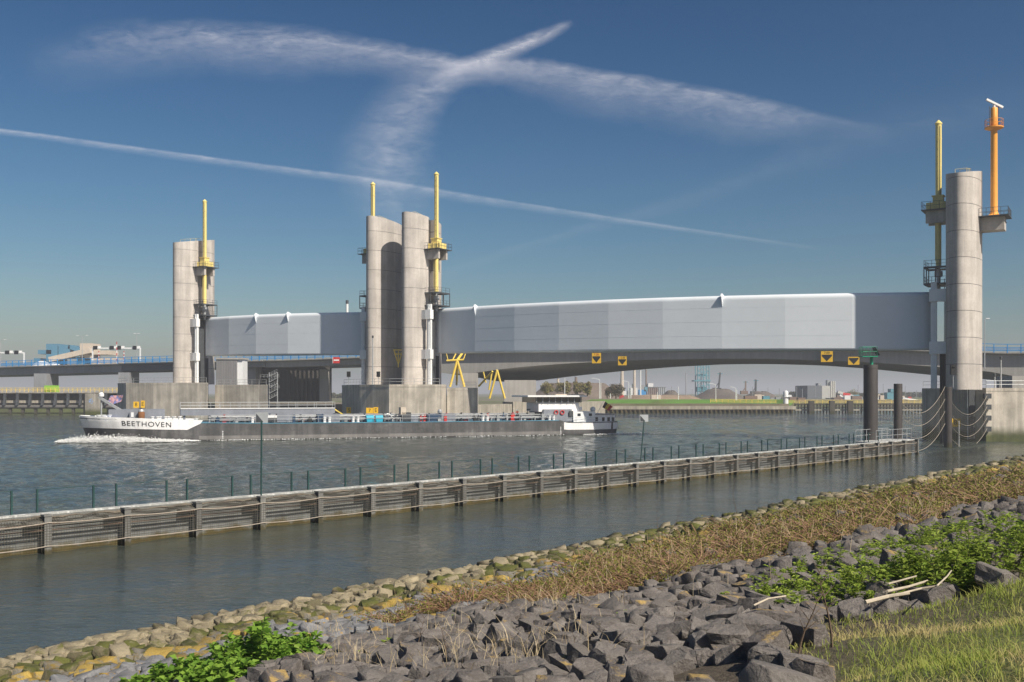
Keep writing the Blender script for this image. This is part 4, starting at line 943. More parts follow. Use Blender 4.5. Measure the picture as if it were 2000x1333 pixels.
MB().tube((x0, -.52, 1.12), (x1, -.52, 1.12), .035, n=6).build('net_pipe', MATS['rusty_pipe'], FW)
def rope_line(z, y, sag):
    q = MB(); pts = []
    for i in range(NB):
        for k in range(6): f = k/6; pts.append((T0+4*(i+f), y-.02*math.sin(f*PI), z-sag*4*f*(1-f)*(1+.3*math.sin(i*1.7))))
    return q.path(pts, .026, 6)
rope_line(1.50, -.84, .07).build('top_rope', M_ROPE, FW); rope_line(.38, -.84, .05).build('bottom_rope', M_ROPE, FW)
# netting: twine ribbons, one mesh too fine to pick apart
V = []; F = []
def ribbon(a, b, w, up):
    a, b, up = np.array(a), np.array(b), np.array(up)*w/2; k = len(V); V.extend([a-up, b-up, b+up, a+up]); F.append((k, k+1, k+2, k+3))
rr = random.Random(3)
xx = x0
while xx < x1:
    j = rr.uniform(-.02, .02); ribbon((xx+j, -.84, 1.47), (xx+rr.uniform(-.03, .03), -.84, .38), .016, (1, 0, 0)); ribbon((xx, -.84, 1.47), (xx+.03, -.15, 1.80), .022, (1, 0, 0)); xx += .13
for z in np.arange(.48, 1.46, .125):
    for i in range(NB*2): ribbon((T0+2*i, -.842, z+rr.uniform(-.015, .015)), (T0+2*i+2, -.842, z+rr.uniform(-.015, .015)), .016, (0, 0, 1))
for k in range(6):
    f = k/6
    for i in range(NB*2): ribbon((T0+2*i, -.84+.69*f, 1.48+.32*f+rr.uniform(-.02, .02)), (T0+2*i+2, -.84+.69*f, 1.48+.32*f+rr.uniform(-.02, .02)), .03, (0, .6, .6))
o = np_mesh('netting', np.array(V), np.array(F), M_NET, FW); o['kind'] = 'stuff'
# bunched brown net lying along the top edge
q = MB()
for i in range(NB*8):
    xx = T0+i*.5; q.tube((xx, -.25+.1*math.sin(i*1.3), 1.70+.05*math.sin(i*2.1)), (xx+.55, -.28+.1*math.sin((i+1)*1.3), 1.70+.05*math.sin((i+1)*2.1)), .06+.025*math.sin(i*.9), n=5)
q.build('net_bundle', M_NETB, FW)
# end platform
q = MB(); q.bx(x1-10.5, x1+.4, -.3, 2.8, 1.75, 1.88); q.build('end_platform', M_FTOP, FW)
q = MB(); railing(q, [(x1-10.4, .2, 1.88), (x1-4, .2, 1.88), (x1+.3, .2, 1.88), (x1+.3, 2.7, 1.88), (x1-10.4, 2.7, 1.88)], 1.35, 1.6, .035); q.build('end_railing', M_GALV, FW)
# mirrors on posts
def mirror(x, yb, yt, D, lean, label):
    b = W(x, yb, D); h = W(x+lean, yt, D); t = thing('mirror_post', b, label, 'post', 'mirror posts on the guide fender'); L = h-b
    MB().tube((0, 0, -.4), L, .05, n=7).build('post', M_RAILG, t)
    q = MB(); w = .36; q.add([L+Vector(p) for p in ((-w, 0, -.1), (w, 0, -.1), (w, .05, .5), (-w, .05, .5), (.0, .45, .15))], [(0, 1, 2, 3), (1, 0, 4), (2, 1, 4), (3, 2, 4), (0, 3, 4)]); q.build('mirror_hood', M_GALV, t)
    MB().add([L+Vector(p) for p in ((-w*.85, -.02, -.05), (w*.3, -.02, -.05), (-w*.85, .02, .42))], [(0, 1, 2)]).build('mirror_face', M_STEEL, t)
mirror(510, 966, 823, 58.6, 1, 'dark post with mirror hood on the guide fender, left'); mirror(1250, 905, 822, 86.5, 8, 'leaning dark post with mirror hood on the guide fender, right')

# ---------------------------------------------------------------- steel piles with nets at the right
M_PILE = mat('coated_pile', (.060, .052, .048), .55, var=.2, scale=.6, streak=.2, low=((.05, .045, .02), .2, 1.0))
def steel_pile(x, D, r, ytop, label):
    p = W(x, 0, D); zt = ZY(ytop, D); t = thing('steel_pile', (p.x, p.y, 0), label, 'pile', 'dark steel piles by the right pier')
    MB().lathe((0, 0, 0), [(r, -3), (r, zt-.1), (r*.97, zt)], 28).build('pile_shaft', M_PILE, t)
    MB().lathe((0, 0, 0), [(r*1.02, zt-.5), (r*1.02, zt-.42)], 28).build('weld_band', M_PILE, t)
    return t, p, zt
t1, p1, zt1 = steel_pile(1700.5, 127, .86, 713, 'thickest dark steel pile, carrying a green frame')
t2, p2, zt2 = steel_pile(1754, 130, .53, 750, 'dark steel pile between the thick pile and the nets')
t3, p3, zt3 = steel_pile(1851.5, 146.5, .55, 756, 'dark steel pile in front of the right pier')
GF = thing('green_beacon_frame', (p1.x, p1.y, zt1), 'green steel frame with solar panel on the thickest pile', 'beacon')
MB().tube((.1, 0, 0), (.1, 0, .95), .2, n=10).build('stub', M_GREEN, GF)
MB().box((-.3, 0, 1.0), (1.9, 1.5, .12)).build('floor', M_GREEN, GF)
q = MB(); railing(q, [(-1.2, -.7, 1.05), (.55, -.7, 1.05), (.55, .7, 1.05), (-1.2, .7, 1.05), (-1.2, -.7, 1.05)], 1.15, .9, .03); q.build('green_rail', M_GREEN, GF)
q = MB(); q.beam((.35, -.6, 2.15), (.95, -.6, 1.15), .06, .05); q.add([(.35, -.65, 2.15), (.95, -.65, 1.15), (.95, .65, 1.15), (.35, .65, 2.15)], [(0, 1, 2, 3)]); q.build('solar_panel', M_GLASS, GF)
def hang_net(A_, B_, za, zb_, label):
    t = thing('hanging_net', tuple(A_)+(0,), label, 'net', 'nets hung between the piles'); A3, B3 = Vector((*A_, 0)), Vector((*B_, 0))
    def curve(k, n=22):
        out = []
        for i in range(n+1): f = i/n; p = A3.lerp(B3, f); z = (za+(zb_-za)*f)-1.75*k-4*f*(1-f)*(2.3-.1*k); out.append(Vector((p.x, p.y, max(z, -.4))))
        return out
    for k in range(4): MB().path([p-t.location for p in curve(k)], .03, 6).build('rope', M_ROPE, t)
    V = []; F = []; cs = [curve(k*.2) for k in range(16)]
    def rb(a, b, w):
        d = (b-a); s_ = d.cross(Vector((0, 1, 0))).normalized()*w/2; k = len(V); V.extend([a-s_, b-s_, b+s_, a+s_]); F.append((k, k+1, k+2, k+3))
    for c in cs:
        for a, b in zip(c[:-1], c[1:]): rb(a, b, .022)
    for i in range(0, 23):
        for a, b in zip(cs[:-1], cs[1:]): rb(a[i], b[i], .022)
    V = np.array([tuple(v-t.location) for v in V]); o = np_mesh('mesh_net', V, np.array(F), M_NET, t); o['kind'] = 'stuff'
hang_net((p2.x+.5, p2.y), (p3.x-.5, p3.y-.2), 6.3, 8.6, 'drooping net between two dark steel piles')
hang_net((p3.x+.5, p3.y-.2), tuple(W(1928, 0, 162.4).xy), 6.3, 7.3, 'drooping net between a pile and the right pier')
mb = MB(); pp = W(1873, 870, 150); mb.tube((pp.x, pp.y, -1), (pp.x, pp.y, 3.6), .05, n=6); tag(mb.build('gauge_pole', M_WHITE), 'thin white pole in the water before the number plate', 'pole')
SL = thing('signal_light', tower_pt('R', -.6, -7.0, 0), 'black signal light on the right pier', 'signal')
MB().tube((0, 0, 0), (0, 0, 2.0), .06, n=6).build('pole', M_GALV, SL); MB().box((0, 0, 2.7), (.75, .5, 1.5)).build('signal_head', M_BLACK, SL); MB().box((0, -.3, 3.1), (.5, .2, .08)).build('visor', M_BLACK, SL)
for x, y0, y1, D, lab in ((1955, 760, 702, 166, 'tall grey camera pole on the right pier'), (1943, 760, 735, 170, 'short grey pole beside the camera pole'), (728, 752, 660, 204, 'thin white flag pole in front of the paired towers')):
    b = W(x, y0, D); t = thing('camera_pole', b, lab, 'pole'); h = W(x, y1, D)-b; MB().tube((0, 0, 0), h, .13, .09, n=7).build('pole', M_GALV, t); MB().lathe(tuple(h), [(.1, -.1), (.2, 0), (.2, .35), (.08, .45)], 10).build('camera_head', M_STEEL, t)
for x in (681, 739):
    b = W(x, 752, 205); t = thing('signal_light', b, 'black signal light on the middle pier, '+('left' if x < 700 else 'right'), 'signal', 'signals on the middle pier'); MB().tube((0, 0, 0), (0, 0, 1.6), .06, n=6).build('pole', M_GALV, t); MB().box((0, 0, 2.1), (.7, .5, 1.1)).build('signal_head', M_BLACK, t)
# ================================================================ tanker barge
BD = Vector((-.938, -.3466)); BPORT = Vector((.3466, -.938)); BS = Vector((20.4, 191.5))-BPORT*5.7
BARGE = thing('tanker_barge', (BS.x, BS.y, 0), 'long dark tanker barge with white bow and wheelhouse, under way', 'barge', rz=math.atan2(BD.y, BD.x))
def bk(x, lat=5.7):
    """metres from the stern seen at photo column x, on the line lat metres to port"""
    f = (x-1000)/2000.0; p = BS+BPORT*lat
    return (p.x-f*p.y)/(f*BD.y-BD.x)
def bz(x, y, lat=5.7): p = BS+BPORT*lat+BD*bk(x, lat); return ZY(y, p.y)
M_HULL = mat('hull_dark', (.092, .090, .090), .6, var=.35, scale=.25, streak=.35, fine=.2, col2=(.18, .175, .17), c2=(.5, .75), c2scale=.3)
M_HULLW = mat('hull_wash', (.20, .19, .18), .75, var=.3, scale=.5, streak=.2)
M_BWHITE = mat('barge_white', (.80, .79, .78), .4, var=.05, scale=.4, streak=.06)
M_DECKB = mat('deck_blue', (.05, .14, .20), .6, var=.2, scale=.5); M_BGR = mat('barge_grey', (.22, .235, .265), .5, var=.12, scale=.5, streak=.1)
M_TANKR = mat('rusty_tank', (.30, .13, .05), .8, var=.35, scale=1.2, streak=.3); M_CYAN = mat('cyan_paint', (.02, .36, .50), .5, var=.15); M_DKBLUE = mat('dark_blue', (.02, .05, .10), .5)
ST = [  # x, half width at deck, half width at water, deck z
    (0, 4.3, 3.6, 2.35), (1.5, 5.0, 4.7, 2.35), (6, 5.6, 5.5, 2.3), (11, 5.7, 5.7, 2.35), (12.5, 5.7, 5.7, 2.75), (40, 5.7, 5.7, 2.7), (64, 5.7, 5.7, 2.75), (75.6, 5.7, 5.7, 2.95), (80.6, 5.68, 5.5, 3.15), (84.6, 5.45, 4.8, 3.35), (88.1, 4.8, 3.6, 3.5), (90.6, 3.9, 2.3, 3.62), (92.6, 2.7, 1.0, 3.7), (93.6, 1.5, .25, 3.75)]
def hull_at(x, f):
    """half width at height fraction f (0 water, 1 deck) and the deck height"""
    X = [s_[0] for s_ in ST]; a = np.interp(x, X, [s_[2] for s_ in ST]); b = np.interp(x, X, [s_[1] for s_ in ST]); return a+(b-a)*max(f, 0), np.interp(x, X, [s_[3] for s_ in ST])
hx = [s_[0] for s_ in ST]; hx = sorted(set(hx+[.5, 1, 3, 4.5, 8.5, 9.5, 20, 30, 50, 60]+[73.6+.5*i for i in range(40)]))
mb = MB(); L_ = []
lv = (-1.5/2.7, 0, .2, .4, .6, .8, 1.0)
for x in hx:
    row = []
    for f in lv: w, zt = hull_at(x, f); row.append((x-(.0 if x < 83.6 else (1-max(f, 0))*(x-83.6)*.12), w*(.8 if f < 0 else 1), zt*f))
    L_.append(row)
n = len(hx); m_ = len(lv)
for sd in (1, -1):
    P = [(x, sd*w, z) for row in L_ for (x, w, z) in row]
    F = [(i*m_+j, (i+1)*m_+j, (i+1)*m_+j+1, i*m_+j+1) for i in range(n-1) for j in range(m_-1)]
    mb.add(P, F if sd < 0 else [f[::-1] for f in F], True)
top = [(x, hull_at(x, 1)[0], hull_at(x, 1)[1]) for x in hx]
P = [(x, w, z-.06) for x, w, z in top]+[(x, -w, z-.06) for x, w, z in top]
for a_, e in ((0, 0), (n-1, 1)):
    row = L_[a_]; Pq = [(x, w, z) for x, w, z in row]+[(x, -w, z) for x, w, z in row[::-1]]; mb.add(Pq, [tuple(range(len(Pq)))[::(1 if e else -1)]])
o = mb.build('hull', M_HULL, BARGE); o.data.set_sharp_from_angle(angle=math.radians(40))
MB().add(P, [(i, n+i, n+i+1, i+1) for i in range(n-1)]).build('deck', M_DECKB, BARGE)
def band(name, x0, x1, f0, f1, m, off=.03, slant0=0, slant1=0, extra=0.0, num=14, rows=7):
    """strip of plating laid on the port and starboard hull between height fractions"""
    for sd in (1, -1):
        q = MB(); xs = np.linspace(x0, x1, num); P = []
        for j in range(rows):
            g_ = j/(rows-1); f = f0+(f1-f0)*g_; sl = slant0+(slant1-slant0)*g_
            for i, x in enumerate(xs):
                xx = x+sl*(1-i/(num-1)); w, zt = hull_at(xx, f); xr = xx-(0 if xx < 83.6 else (1-f)*(xx-83.6)*.12); P.append((xr, sd*(w+off), zt*f+(extra if j == rows-1 else 0)))
        F = [(j*num+i, j*num+i+1, (j+1)*num+i+1, (j+1)*num+i) for j in range(rows-1) for i in range(num-1)]; q.add(P, [f[::-1] for f in F] if sd > 0 else F, True); q.build(name, m, BARGE)
band('bow_bulwark', 77.4, 93.6, .58, 1.0, M_BWHITE, .06, 0, -2.4, .35, 60)
band('stern_bulwark', 0.05, 11.6, .40, .93, M_BWHITE, .04, 0, 0, 0)
band('deck_edge_stripe', 12.6, 76.6, .955, 1.0, mat('edge_blue', (.10, .26, .36), .5), .05, num=30)
band('wash_band', 12, 75.6, .05, .26, M_HULLW, .015, num=30)
nose = []
q = MB(); w0, zt = hull_at(93.6, 1.0); w1, _ = hull_at(93.6, .58)
q.add([(93.66, w0+.04, zt+.35), (93.66, -w0-.04, zt+.35), (93.15, -w1-.04, zt*.58), (93.15, w1+.04, zt*.58)], [(0, 3, 2, 1), (0, 1, 2, 3)]); q.build('bow_plate', M_BWHITE, BARGE)
w0, zt = hull_at(0.05, 1.0); MB().box((-.03, 0, zt*.66), (.06, w0*1.9, zt*.54)).build('stern_plate', M_BWHITE, BARGE)
# name on both bows
def wrap_name(side):
    o = text_mesh('ship_name', 'BEETHOVEN', 1.12, M_BLACK, BARGE, None, .0, (1.12, 1.12)); kx = bk(286); me = o.data
    for v in me.vertices:
        k = kx-v.co.x*side; zt = hull_at(k, 1)[1]; z = zt*.82+v.co.y; w = hull_at(k, z/zt)[0]; f = z/zt
        v.co = (k-(0 if k < 83.6 else (1-f)*(k-83.6)*.12), side*(w+.10), z)
    if side < 0: me.flip_normals()
wrap_name(1); wrap_name(-1)
for x in (435, 1095):
    for i in range(5): k = bk(x); MB().box((k, 5.74, .35+.27*i), (.16, .04, .14)).build('draught_mark', M_WHITE, BARGE)
def bbox(name, m, x0, x1, y0, y1, lat0=1.0, lat1=4.6, latref=4.6, **kw):
    ka, kb = bk(x1, latref), bk(x0, latref); za, zb_ = bz((x0+x1)/2, y1, latref), bz((x0+x1)/2, y0, latref)
    return MB().box(((ka+kb)/2, (lat0+lat1)/2, (za+zb_)/2), (kb-ka, lat1-lat0, zb_-za), **kw).build(name, m, BARGE)
# foredeck
bbox('fore_locker', M_BGR, 212, 322, 800.5, 824, -3.0, 3.6, 3.6); bbox('control_box', M_BGR, 253, 262.5, 805, 823, 3.7, 4.6); bbox('control_face', M_WHITE, 256, 261, 806, 815, 4.61, 4.66)
k = bk(276, 4.4); zd_ = 3.1
MB().lathe((k, 4.4, zd_), [(.35, 0), (.50, .25), (.53, 1.3), (.48, 1.6)], 16).build('vent_tank', M_TANKR, BARGE); MB().lathe((k, 4.4, zd_), [(.5, 1.6), (.5, 1.75), (.35, 1.98), (.08, 2.05)], 16).build('tank_cap', M_GALV, BARGE)
a = (bk(193, 0), 0, bz(193, 776, 0)); b = (bk(239, 1.5), 1.5, bz(239, 804, 1.5)); MB().beam(a, b, .35, .4).build('mast_boom', M_GALV, BARGE)
MB().tube((bk(198, 0), 0, 3.4), (bk(198, 0), 0, bz(198, 772, 0)), .12, n=8).build('fore_mast', M_GALV, BARGE); MB().lathe((bk(198, 0), 0, bz(198, 776, 0)), [(.1, 0), (.42, .1), (.42, .5), (.2, .75)], 12).build('radar_dome', M_WHITE, BARGE)
q = MB(); fa = Vector((bk(216, 0), 0, bz(216, 773, 0))); fb = Vector((bk(241, 0), 0, bz(241, 773, 0))); dn = Vector((.5, 0, -1.7))
q.add([fa, fb+Vector((0, .15, .1)), fb+dn*.55+Vector((0, -.2, 0)), fa+dn+Vector((.2, .1, 0)), (fa+fb)/2+Vector((0, -.2, 0)), (fa+fb)/2+dn*.8], [(0, 4, 5, 3), (4, 1, 2, 5)]); q.build('pennant', mat('faded_flag', (.45, .25, .26), .9, var=.5, scale=1.5, fine=.4, col2=(.12, .14, .30), c2=(.45, .55), c2scale=2), BARGE)
for x in (193, 202, 214): MB().lathe((bk(x, 3.4), 3.4, 3.5), [(.32, 0), (.32, .55), (.42, .6), (.42, .72)], 10).build('mooring_bollard', M_WHITE, BARGE)
bbox('blue_tarpaulin', mat('tarp_blue', (.01, .10, .45), .6), 206, 233, 816, 822, 2.6, 4.2)
def bollards(x, z=2.72):
    for d in (-.42, .42): MB().lathe((bk(x)+d, 5.0, z), [(.27, 0), (.25, .75), (.34, .8), (.34, .95)], 10).build('mooring_bollard', M_WHITE, BARGE)
for x in (303, 318, 334, 346): bollards(x, 3.0)
for x in (499, 696, 950, 1080, 640): bollards(x)
# raised gangway
ka, kb = bk(652, 1.5), bk(352, 1.5); zg = bz(500, 800, 1.5)
MB().bx(ka, kb, .3, 2.6, zg-.95, zg+.1).build('gangway_girder', M_BGR, BARGE)
MB().bx(ka, kb, .2, 2.7, zg+.1, zg+.22).build('gangway_deck', M_WHITE, BARGE)
q = MB(); railing(q, [(ka, 2.6, zg+.2), (kb, 2.6, zg+.2)], 1.0, 1.6, .035); railing(q, [(ka, .3, zg+.2), (kb, .3, zg+.2)], 1.0, 3.2, .035); q.build('gangway_railing', M_GALV, BARGE)
for x in (360, 420, 480, 540, 600, 645): kk = bk(x, 1.5); MB().bx(kk-.15, kk+.15, .6, 2.3, 2.7, zg-.95).build('gangway_trestle', M_BGR, BARGE)
MB().beam((ka, 1.5, zg), (ka-3.0, 1.5, 3.0), .9, .18).build('gangway_stair', M_YEL, BARGE)
# cargo piping
for lat, z, r, m in ((3.6, 3.45, .16, M_GALV), (3.0, 3.6, .2, M_GREY), (2.2, 3.5, .16, M_GALV), (2.6, 3.95, .10, M_GREY), (3.9, 3.75, .09, M_GALV), (4.5, 3.35, .08, M_GREY), (-2.5, 3.5, .2, M_GREY), (4.1, 3.1, .12, M_GREY)): MB().tube((14.5, lat, z), (73.6, lat, z), r, n=10).build('cargo_pipe', m, BARGE)
rb_ = random.Random(9); cols = (M_RED, M_STEEL, M_GALV, M_DKBLUE, M_STEEL, M_GREY, M_BLACK, M_RED)
for i in range(118):
    kk = 13+i*.52+rb_.uniform(-.3, .3); lat = rb_.choice((1.2, 2.0, 2.8, 3.4, 3.9, 4.3, 4.6)); h = rb_.uniform(.4, 1.25); w = rb_.uniform(.25, .7)
    q = MB(); q.box((kk, lat, 2.7+h/2), (w, w, h)); q.tube((kk, lat, 2.7+h), (kk, lat, 2.7+h+.25), .07, n=6); q.lathe((kk, lat, 2.7+h+.25), [(.22, 0), (.22, .06)], 8); q.build('valve', cols[i % 8], BARGE)
for i in range(22):
    kk = 14+i*2.8; q = MB(); q.tube((kk, -3, 3.3), (kk, 4.4, 3.3), .11, n=7); q.tube((kk, 4.4, 3.3), (kk, 4.4, 2.7), .11, n=7); q.build('cross_pipe', M_GALV if i % 3 else M_STEEL, BARGE)
for nm, m, x0, x1, y0, y1 in (('deck_tank', M_BGR, 541, 577, 808.5, 825), ('deck_tank', M_BGR, 632, 664, 809, 825), ('equipment_box', M_DKBLUE, 835, 862, 809, 825), ('equipment_box', M_BGR, 862.3, 889, 808, 825), ('equipment_box', M_BGR, 803, 817, 812, 825), ('cabinet', M_STEEL, 518, 540, 814, 824), ('name_board', M_WHITE, 517, 541, 811.5, 816.5), ('deck_tank', M_DKBLUE, 620, 631.8, 810, 825), ('cabinet', M_CREAM, 783, 793, 796, 810), ('engine_box', M_STEEL, 785, 803, 806, 822)):
    d = .06 if nm == 'name_board' else 0; bbox(nm, m, x0, x1, y0, y1, (3.2 if not d else 4.72), 4.7+d, 4.7)
for x in (722, 740): kk = bk(x, 4.4); q = MB(); q.tube((kk-.65, 4.4, 3.35), (kk+.65, 4.4, 3.35), .55, n=14); q.box((kk, 4.4, 2.9), (1.1, 1.0, .5)); q.build('pump_unit', M_CYAN, BARGE)
q = MB(); kk = bk(757, 4.3); q.path([(kk+.9*math.cos(a), 4.3, 2.7+1.35*math.sin(a)) for a in np.linspace(0, PI, 10)], .14, 8); q.build('hose_arch', M_GALV, BARGE)
q = MB(); q.tube((bk(850, 2), 2, 2.7), (bk(850, 2), 2, 4.2), .1); q.lathe((bk(859, 3), 3, 4.05), [(.1, 0), (.42, .15), (.42, .5), (.2, .75)], 12); q.build('vent_head', M_GALV, BARGE)
q = MB(); railing(q, [(13, 5.5, 2.72), (75.6, 5.5, 2.85)], 1.1, 2.4, .032, (1, .5)); q.build('side_railing', M_GALV, BARGE)
q = MB(); railing(q, [(13, -5.5, 2.72), (75.6, -5.5, 2.85)], 1.1, 4.8, .032, (1, .5)); q.build('side_railing', M_GALV, BARGE)
MB().box((bk(1011, 2.0), 2.0, 2.75), (1.6, 1.6, .1)).build('deck_pad', M_GREY, BARGE)
# deckhouse, wheelhouse, accommodation
bbox('engine_casing', M_BGR, 1062, 1117, 800, 824, -3.2, 4.2, 4.2); bbox('casing_door', M_STEEL, 1111, 1119.5, 803, 813, 4.21, 4.27, 4.2)
bbox('accommodation', M_BWHITE, 1119.7, 1163, 804.5, 827, -4.4, 4.5, 4.5); bbox('aft_house', M_BWHITE, 1163.2, 1201, 810.5, 828, -3.9, 4.3, 4.3); bbox('aft_roof', M_GREY, 1161, 1203, 809.2, 810.4, -4.1, 4.5, 4.3)
for x in (1161, 1174, 1184.5, 1193): bbox('window', M_GLASS, x+1.6, x+6.6, 815.5, 823, 4.31, 4.36, 4.3); bbox('window_frame', M_WHITE, x+1, x+7.2, 814.9, 823.6, 4.28, 4.33, 4.3)
bbox('cabin_door', M_STEEL, 1112, 1119, 803, 813, 4.51, 4.56, 4.5)
ww = bbox('wheelhouse', M_BWHITE, 1052, 1131, 786.5, 804.5, -2.6, 3.6, 3.6)
gl = bbox('wheelhouse_window', M_GLASS, 1046, 1136, 776.0, 786.4, -3.0, 3.9, 3.9)
for i in range(8): kk = bk(1048+i*12.3, 3.93); MB().box((kk, 3.93, (bz(1090, 776, 3.9)+bz(1090, 786.4, 3.9))/2), (.10, .08, 1.12)).build('window_post', M_GREY, gl)
bbox('wheelhouse_roof', M_WHITE, 1031, 1146, 772.6, 775.9, -3.8, 4.7, 4.7); bbox('roof_hatch', M_CREAM, 1087, 1142, 770.6, 772.5, -2.0, 2.6, 3.0)
bbox('air_unit', M_WHITE, 1131.5, 1137, 795, 802, 2.6, 3.6, 3.6)
MB().lathe((bk(1158, 2.6), 2.6, bz(1158, 805, 2.6)), [(.3, 0), (.52, .35), (.45, .75), (.1, 1.0)], 14).build('satellite_dome', M_WHITE, BARGE)
for x in (1086, 1098): kk = bk(x, 4.3); q = MB(); ring = [(kk+.36*math.cos(a), 4.36, bz(x, 806, 4.3)+.36*math.sin(a)) for a in np.linspace(0, 2*PI, 15)]; q.path(ring, .1, 6); q.build('lifebuoy', M_RED, BARGE)
for x in (1030, 1062, 1094): q = MB(); kk = bk(x, 2); z = bz(x, 800, 2); q.tube((kk, 2, 2.7), (kk, 2, z), .05, n=6); q.box((kk-.25, 2, z), (.7, .3, .25)); q.build('deck_lamp', M_STEEL, BARGE)
for x in (1128, 1150): bbox('window', M_GLASS, x, x+6, 808, 813, 4.51, 4.56, 4.5)
q = MB(); railing(q, [(.6, 3.9, 2.3), (11, 5.4, 2.3)], .9, 2.2, .03); q.build('stern_railing', M_GALV, BARGE)
MB().lathe((1.2, 3.6, 2.3), [(.25, 0), (.25, .7), (.33, .75), (.33, .9)], 10).build('mooring_bollard', M_GALV, BARGE)
fz = bz(1178, 800, 0); kf = bk(1165, 0); MB().tube((kf, 0, 3.5), (kf-1.6, 0, fz+1.7), .04, n=6).build('flag_staff', M_WHITE, BARGE)
top = Vector((kf-1.55, 0, fz+1.65)); fl = thing('ensign', (0, 0, 0), 'black yellow red flag flying at the barge stern', 'flag')
fl.location = Vector((BS.x, BS.y, 0))+Vector((BD.x*top.x+(-BD.y)*0, BD.y*top.x, top.z))
for i, m in enumerate((M_BLACK, M_SIGNY, M_RED)):
    q = MB(); P = []
    for j in range(5):
        f = (i+j/4)/3; P += [(.35+f*1.5-.1, .12*math.sin(f*7), -.15-f*1.0), (f*1.25-.3, .12*math.sin(f*7+.6), -1.25-f*.75)]
    q.add(P, [(2*j, 2*j+2, 2*j+3, 2*j+1) for j in range(4)], True); q.build('flag_stripe', m, fl)
# crewman in orange overalls (skin-modifier body, one surface)
def crew(x, lat, label):
    v = [(0, 0, .95), (0, 0, 1.2), (0, 0, 1.42), (0, 0, 1.55), (0, .02, 1.68), (-.1, 0, .9), (-.12, .02, .5), (-.13, 0, .06), (-.13, .12, .03), (.1, 0, .9), (.13, -.03, .5), (.14, -.06, .06), (.14, .07, .03), (-.2, 0, 1.42), (-.28, .06, 1.15), (-.24, .22, .98), (.2, 0, 1.42), (.29, .05, 1.15), (.26, .2, 1.0)]
    e = [(0, 1), (1, 2), (2, 3), (3, 4), (0, 5), (5, 6), (6, 7), (7, 8), (0, 9), (9, 10), (10, 11), (11, 12), (2, 13), (13, 14), (14, 15), (2, 16), (16, 17), (17, 18)]
    r = [.15, .15, .16, .06, .105, .1, .07, .05, .04, .1, .07, .05, .04, .07, .05, .04, .07, .05, .04]
    t = thing('person', (0, 0, 0), label, 'person'); p = BS+BPORT*lat+BD*bk(x, lat); t.location = (p.x, p.y, 2.8)
    me = bpy.data.meshes.new('body'); me.from_pydata(v, e, []); o = bpy.data.objects.new('body', me); COL.objects.link(o)
    md = o.modifiers.new('skin', 'SKIN'); sv = me.skin_vertices[0].data if me.skin_vertices else None
    if sv is None:
        bpy.context.view_layer.objects.active = o; sv = me.skin_vertices[0].data if len(me.skin_vertices) else None
    if sv:
        for i, q in enumerate(r): sv[i].radius = (q, q); sv[i].use_root = i == 0
    o.modifiers.new('smooth', 'SUBSURF').levels = 1
    dg = bpy.context.evaluated_depsgraph_get(); m2 = bpy.data.meshes.new_from_object(o.evaluated_get(dg)); bpy.data.objects.remove(o)
    m2.materials.append(mat('overall_orange', (.75, .08, .02), .8, var=.1)); m2.materials.append(mat('skin', (.5, .3, .22), .6))
    for p_ in m2.polygons:
        if p_.center.z > 1.56: p_.material_index = 1
    b_ = bpy.data.objects.new('body', m2); COL.objects.link(b_); b_.parent = t
    MB().lathe((0, .01, 1.70), [(.135, 0), (.13, .07), (.08, .14), (.01, .16)], 12).build('helmet', M_WHITE, t)
crew(1010, 2.0, 'crewman in orange overalls on the barge deck')
# bow wave, foam
rng = np.random.default_rng(21)
def foam(name, pts, n, size, label, hz):
    """lumps of foam strewn along a line of (x, lat, half spread, height)"""
    P = np.array(pts); c = []
    t = rng.random(n)*(len(P)-1); i = t.astype(int); f = (t-i)[:, None]; q = P[i]*(1-f)+P[np.minimum(i+1, len(P)-1)]*f
    k = q[:, 0]+rng.normal(size=n)*.25; lat = q[:, 1]+rng.normal(size=n)*q[:, 2]; z = np.abs(rng.normal(size=n))*q[:, 3]
    X = BS.x+BD.x*k+BPORT.x*lat; Y = BS.y+BD.y*k+BPORT.y*lat; c = np.stack([X, Y, z*.8+.02], -1)
    # little octahedra
    s_ = size*(.4+rng.random(n)); d = np.array([(1, 0, 0), (0, 1, 0), (-1, 0, 0), (0, -1, 0), (0, 0, .8), (0, 0, -.8)]); V = (c[:, None, :]+d[None]*s_[:, None, None]*(.6+.8*rng.random((n, 6, 1)))).reshape(-1, 3)
    tri = np.array([(0, 1, 4), (1, 2, 4), (2, 3, 4), (3, 0, 4), (1, 0, 5), (2, 1, 5), (3, 2, 5), (0, 3, 5)]); F = (np.arange(n)[:, None, None]*6+tri[None]).reshape(-1, 3)
    o = np_mesh(name, V, F, mat('foam', (.80, .80, .78), .7, var=.05)); tag(o, label, 'foam', kind='stuff')
foam('bow_foam', [(96.6, 3.5, .5, .08), (94.4, 4.6, .9, .35), (91, 6.0, 1.1, .55), (87, 7.2, 1.0, .5), (83.5, 7.8, .7, .32), (79.5, 7.8, .45, .15), (76, 7.4, .3, .06)], 16000, .07, 'white bow wave foam at the barge bow', 1)
foam('wake_foam', [(8, 6.2, .3, .06), (4, 6.6, .6, .10), (0, 6, 1.6, .08), (-6, 4, 2.4, .03)], 330, .08, 'thin foam of the barge wake at the stern', 1)
foam('side_foam', [(74, 6.3, .12, .03), (60, 6.2, .15, .03), (30, 6.2, .12, .03), (12, 6.3, .15, .04)], 500, .08, 'thin foam line along the barge side', 1)
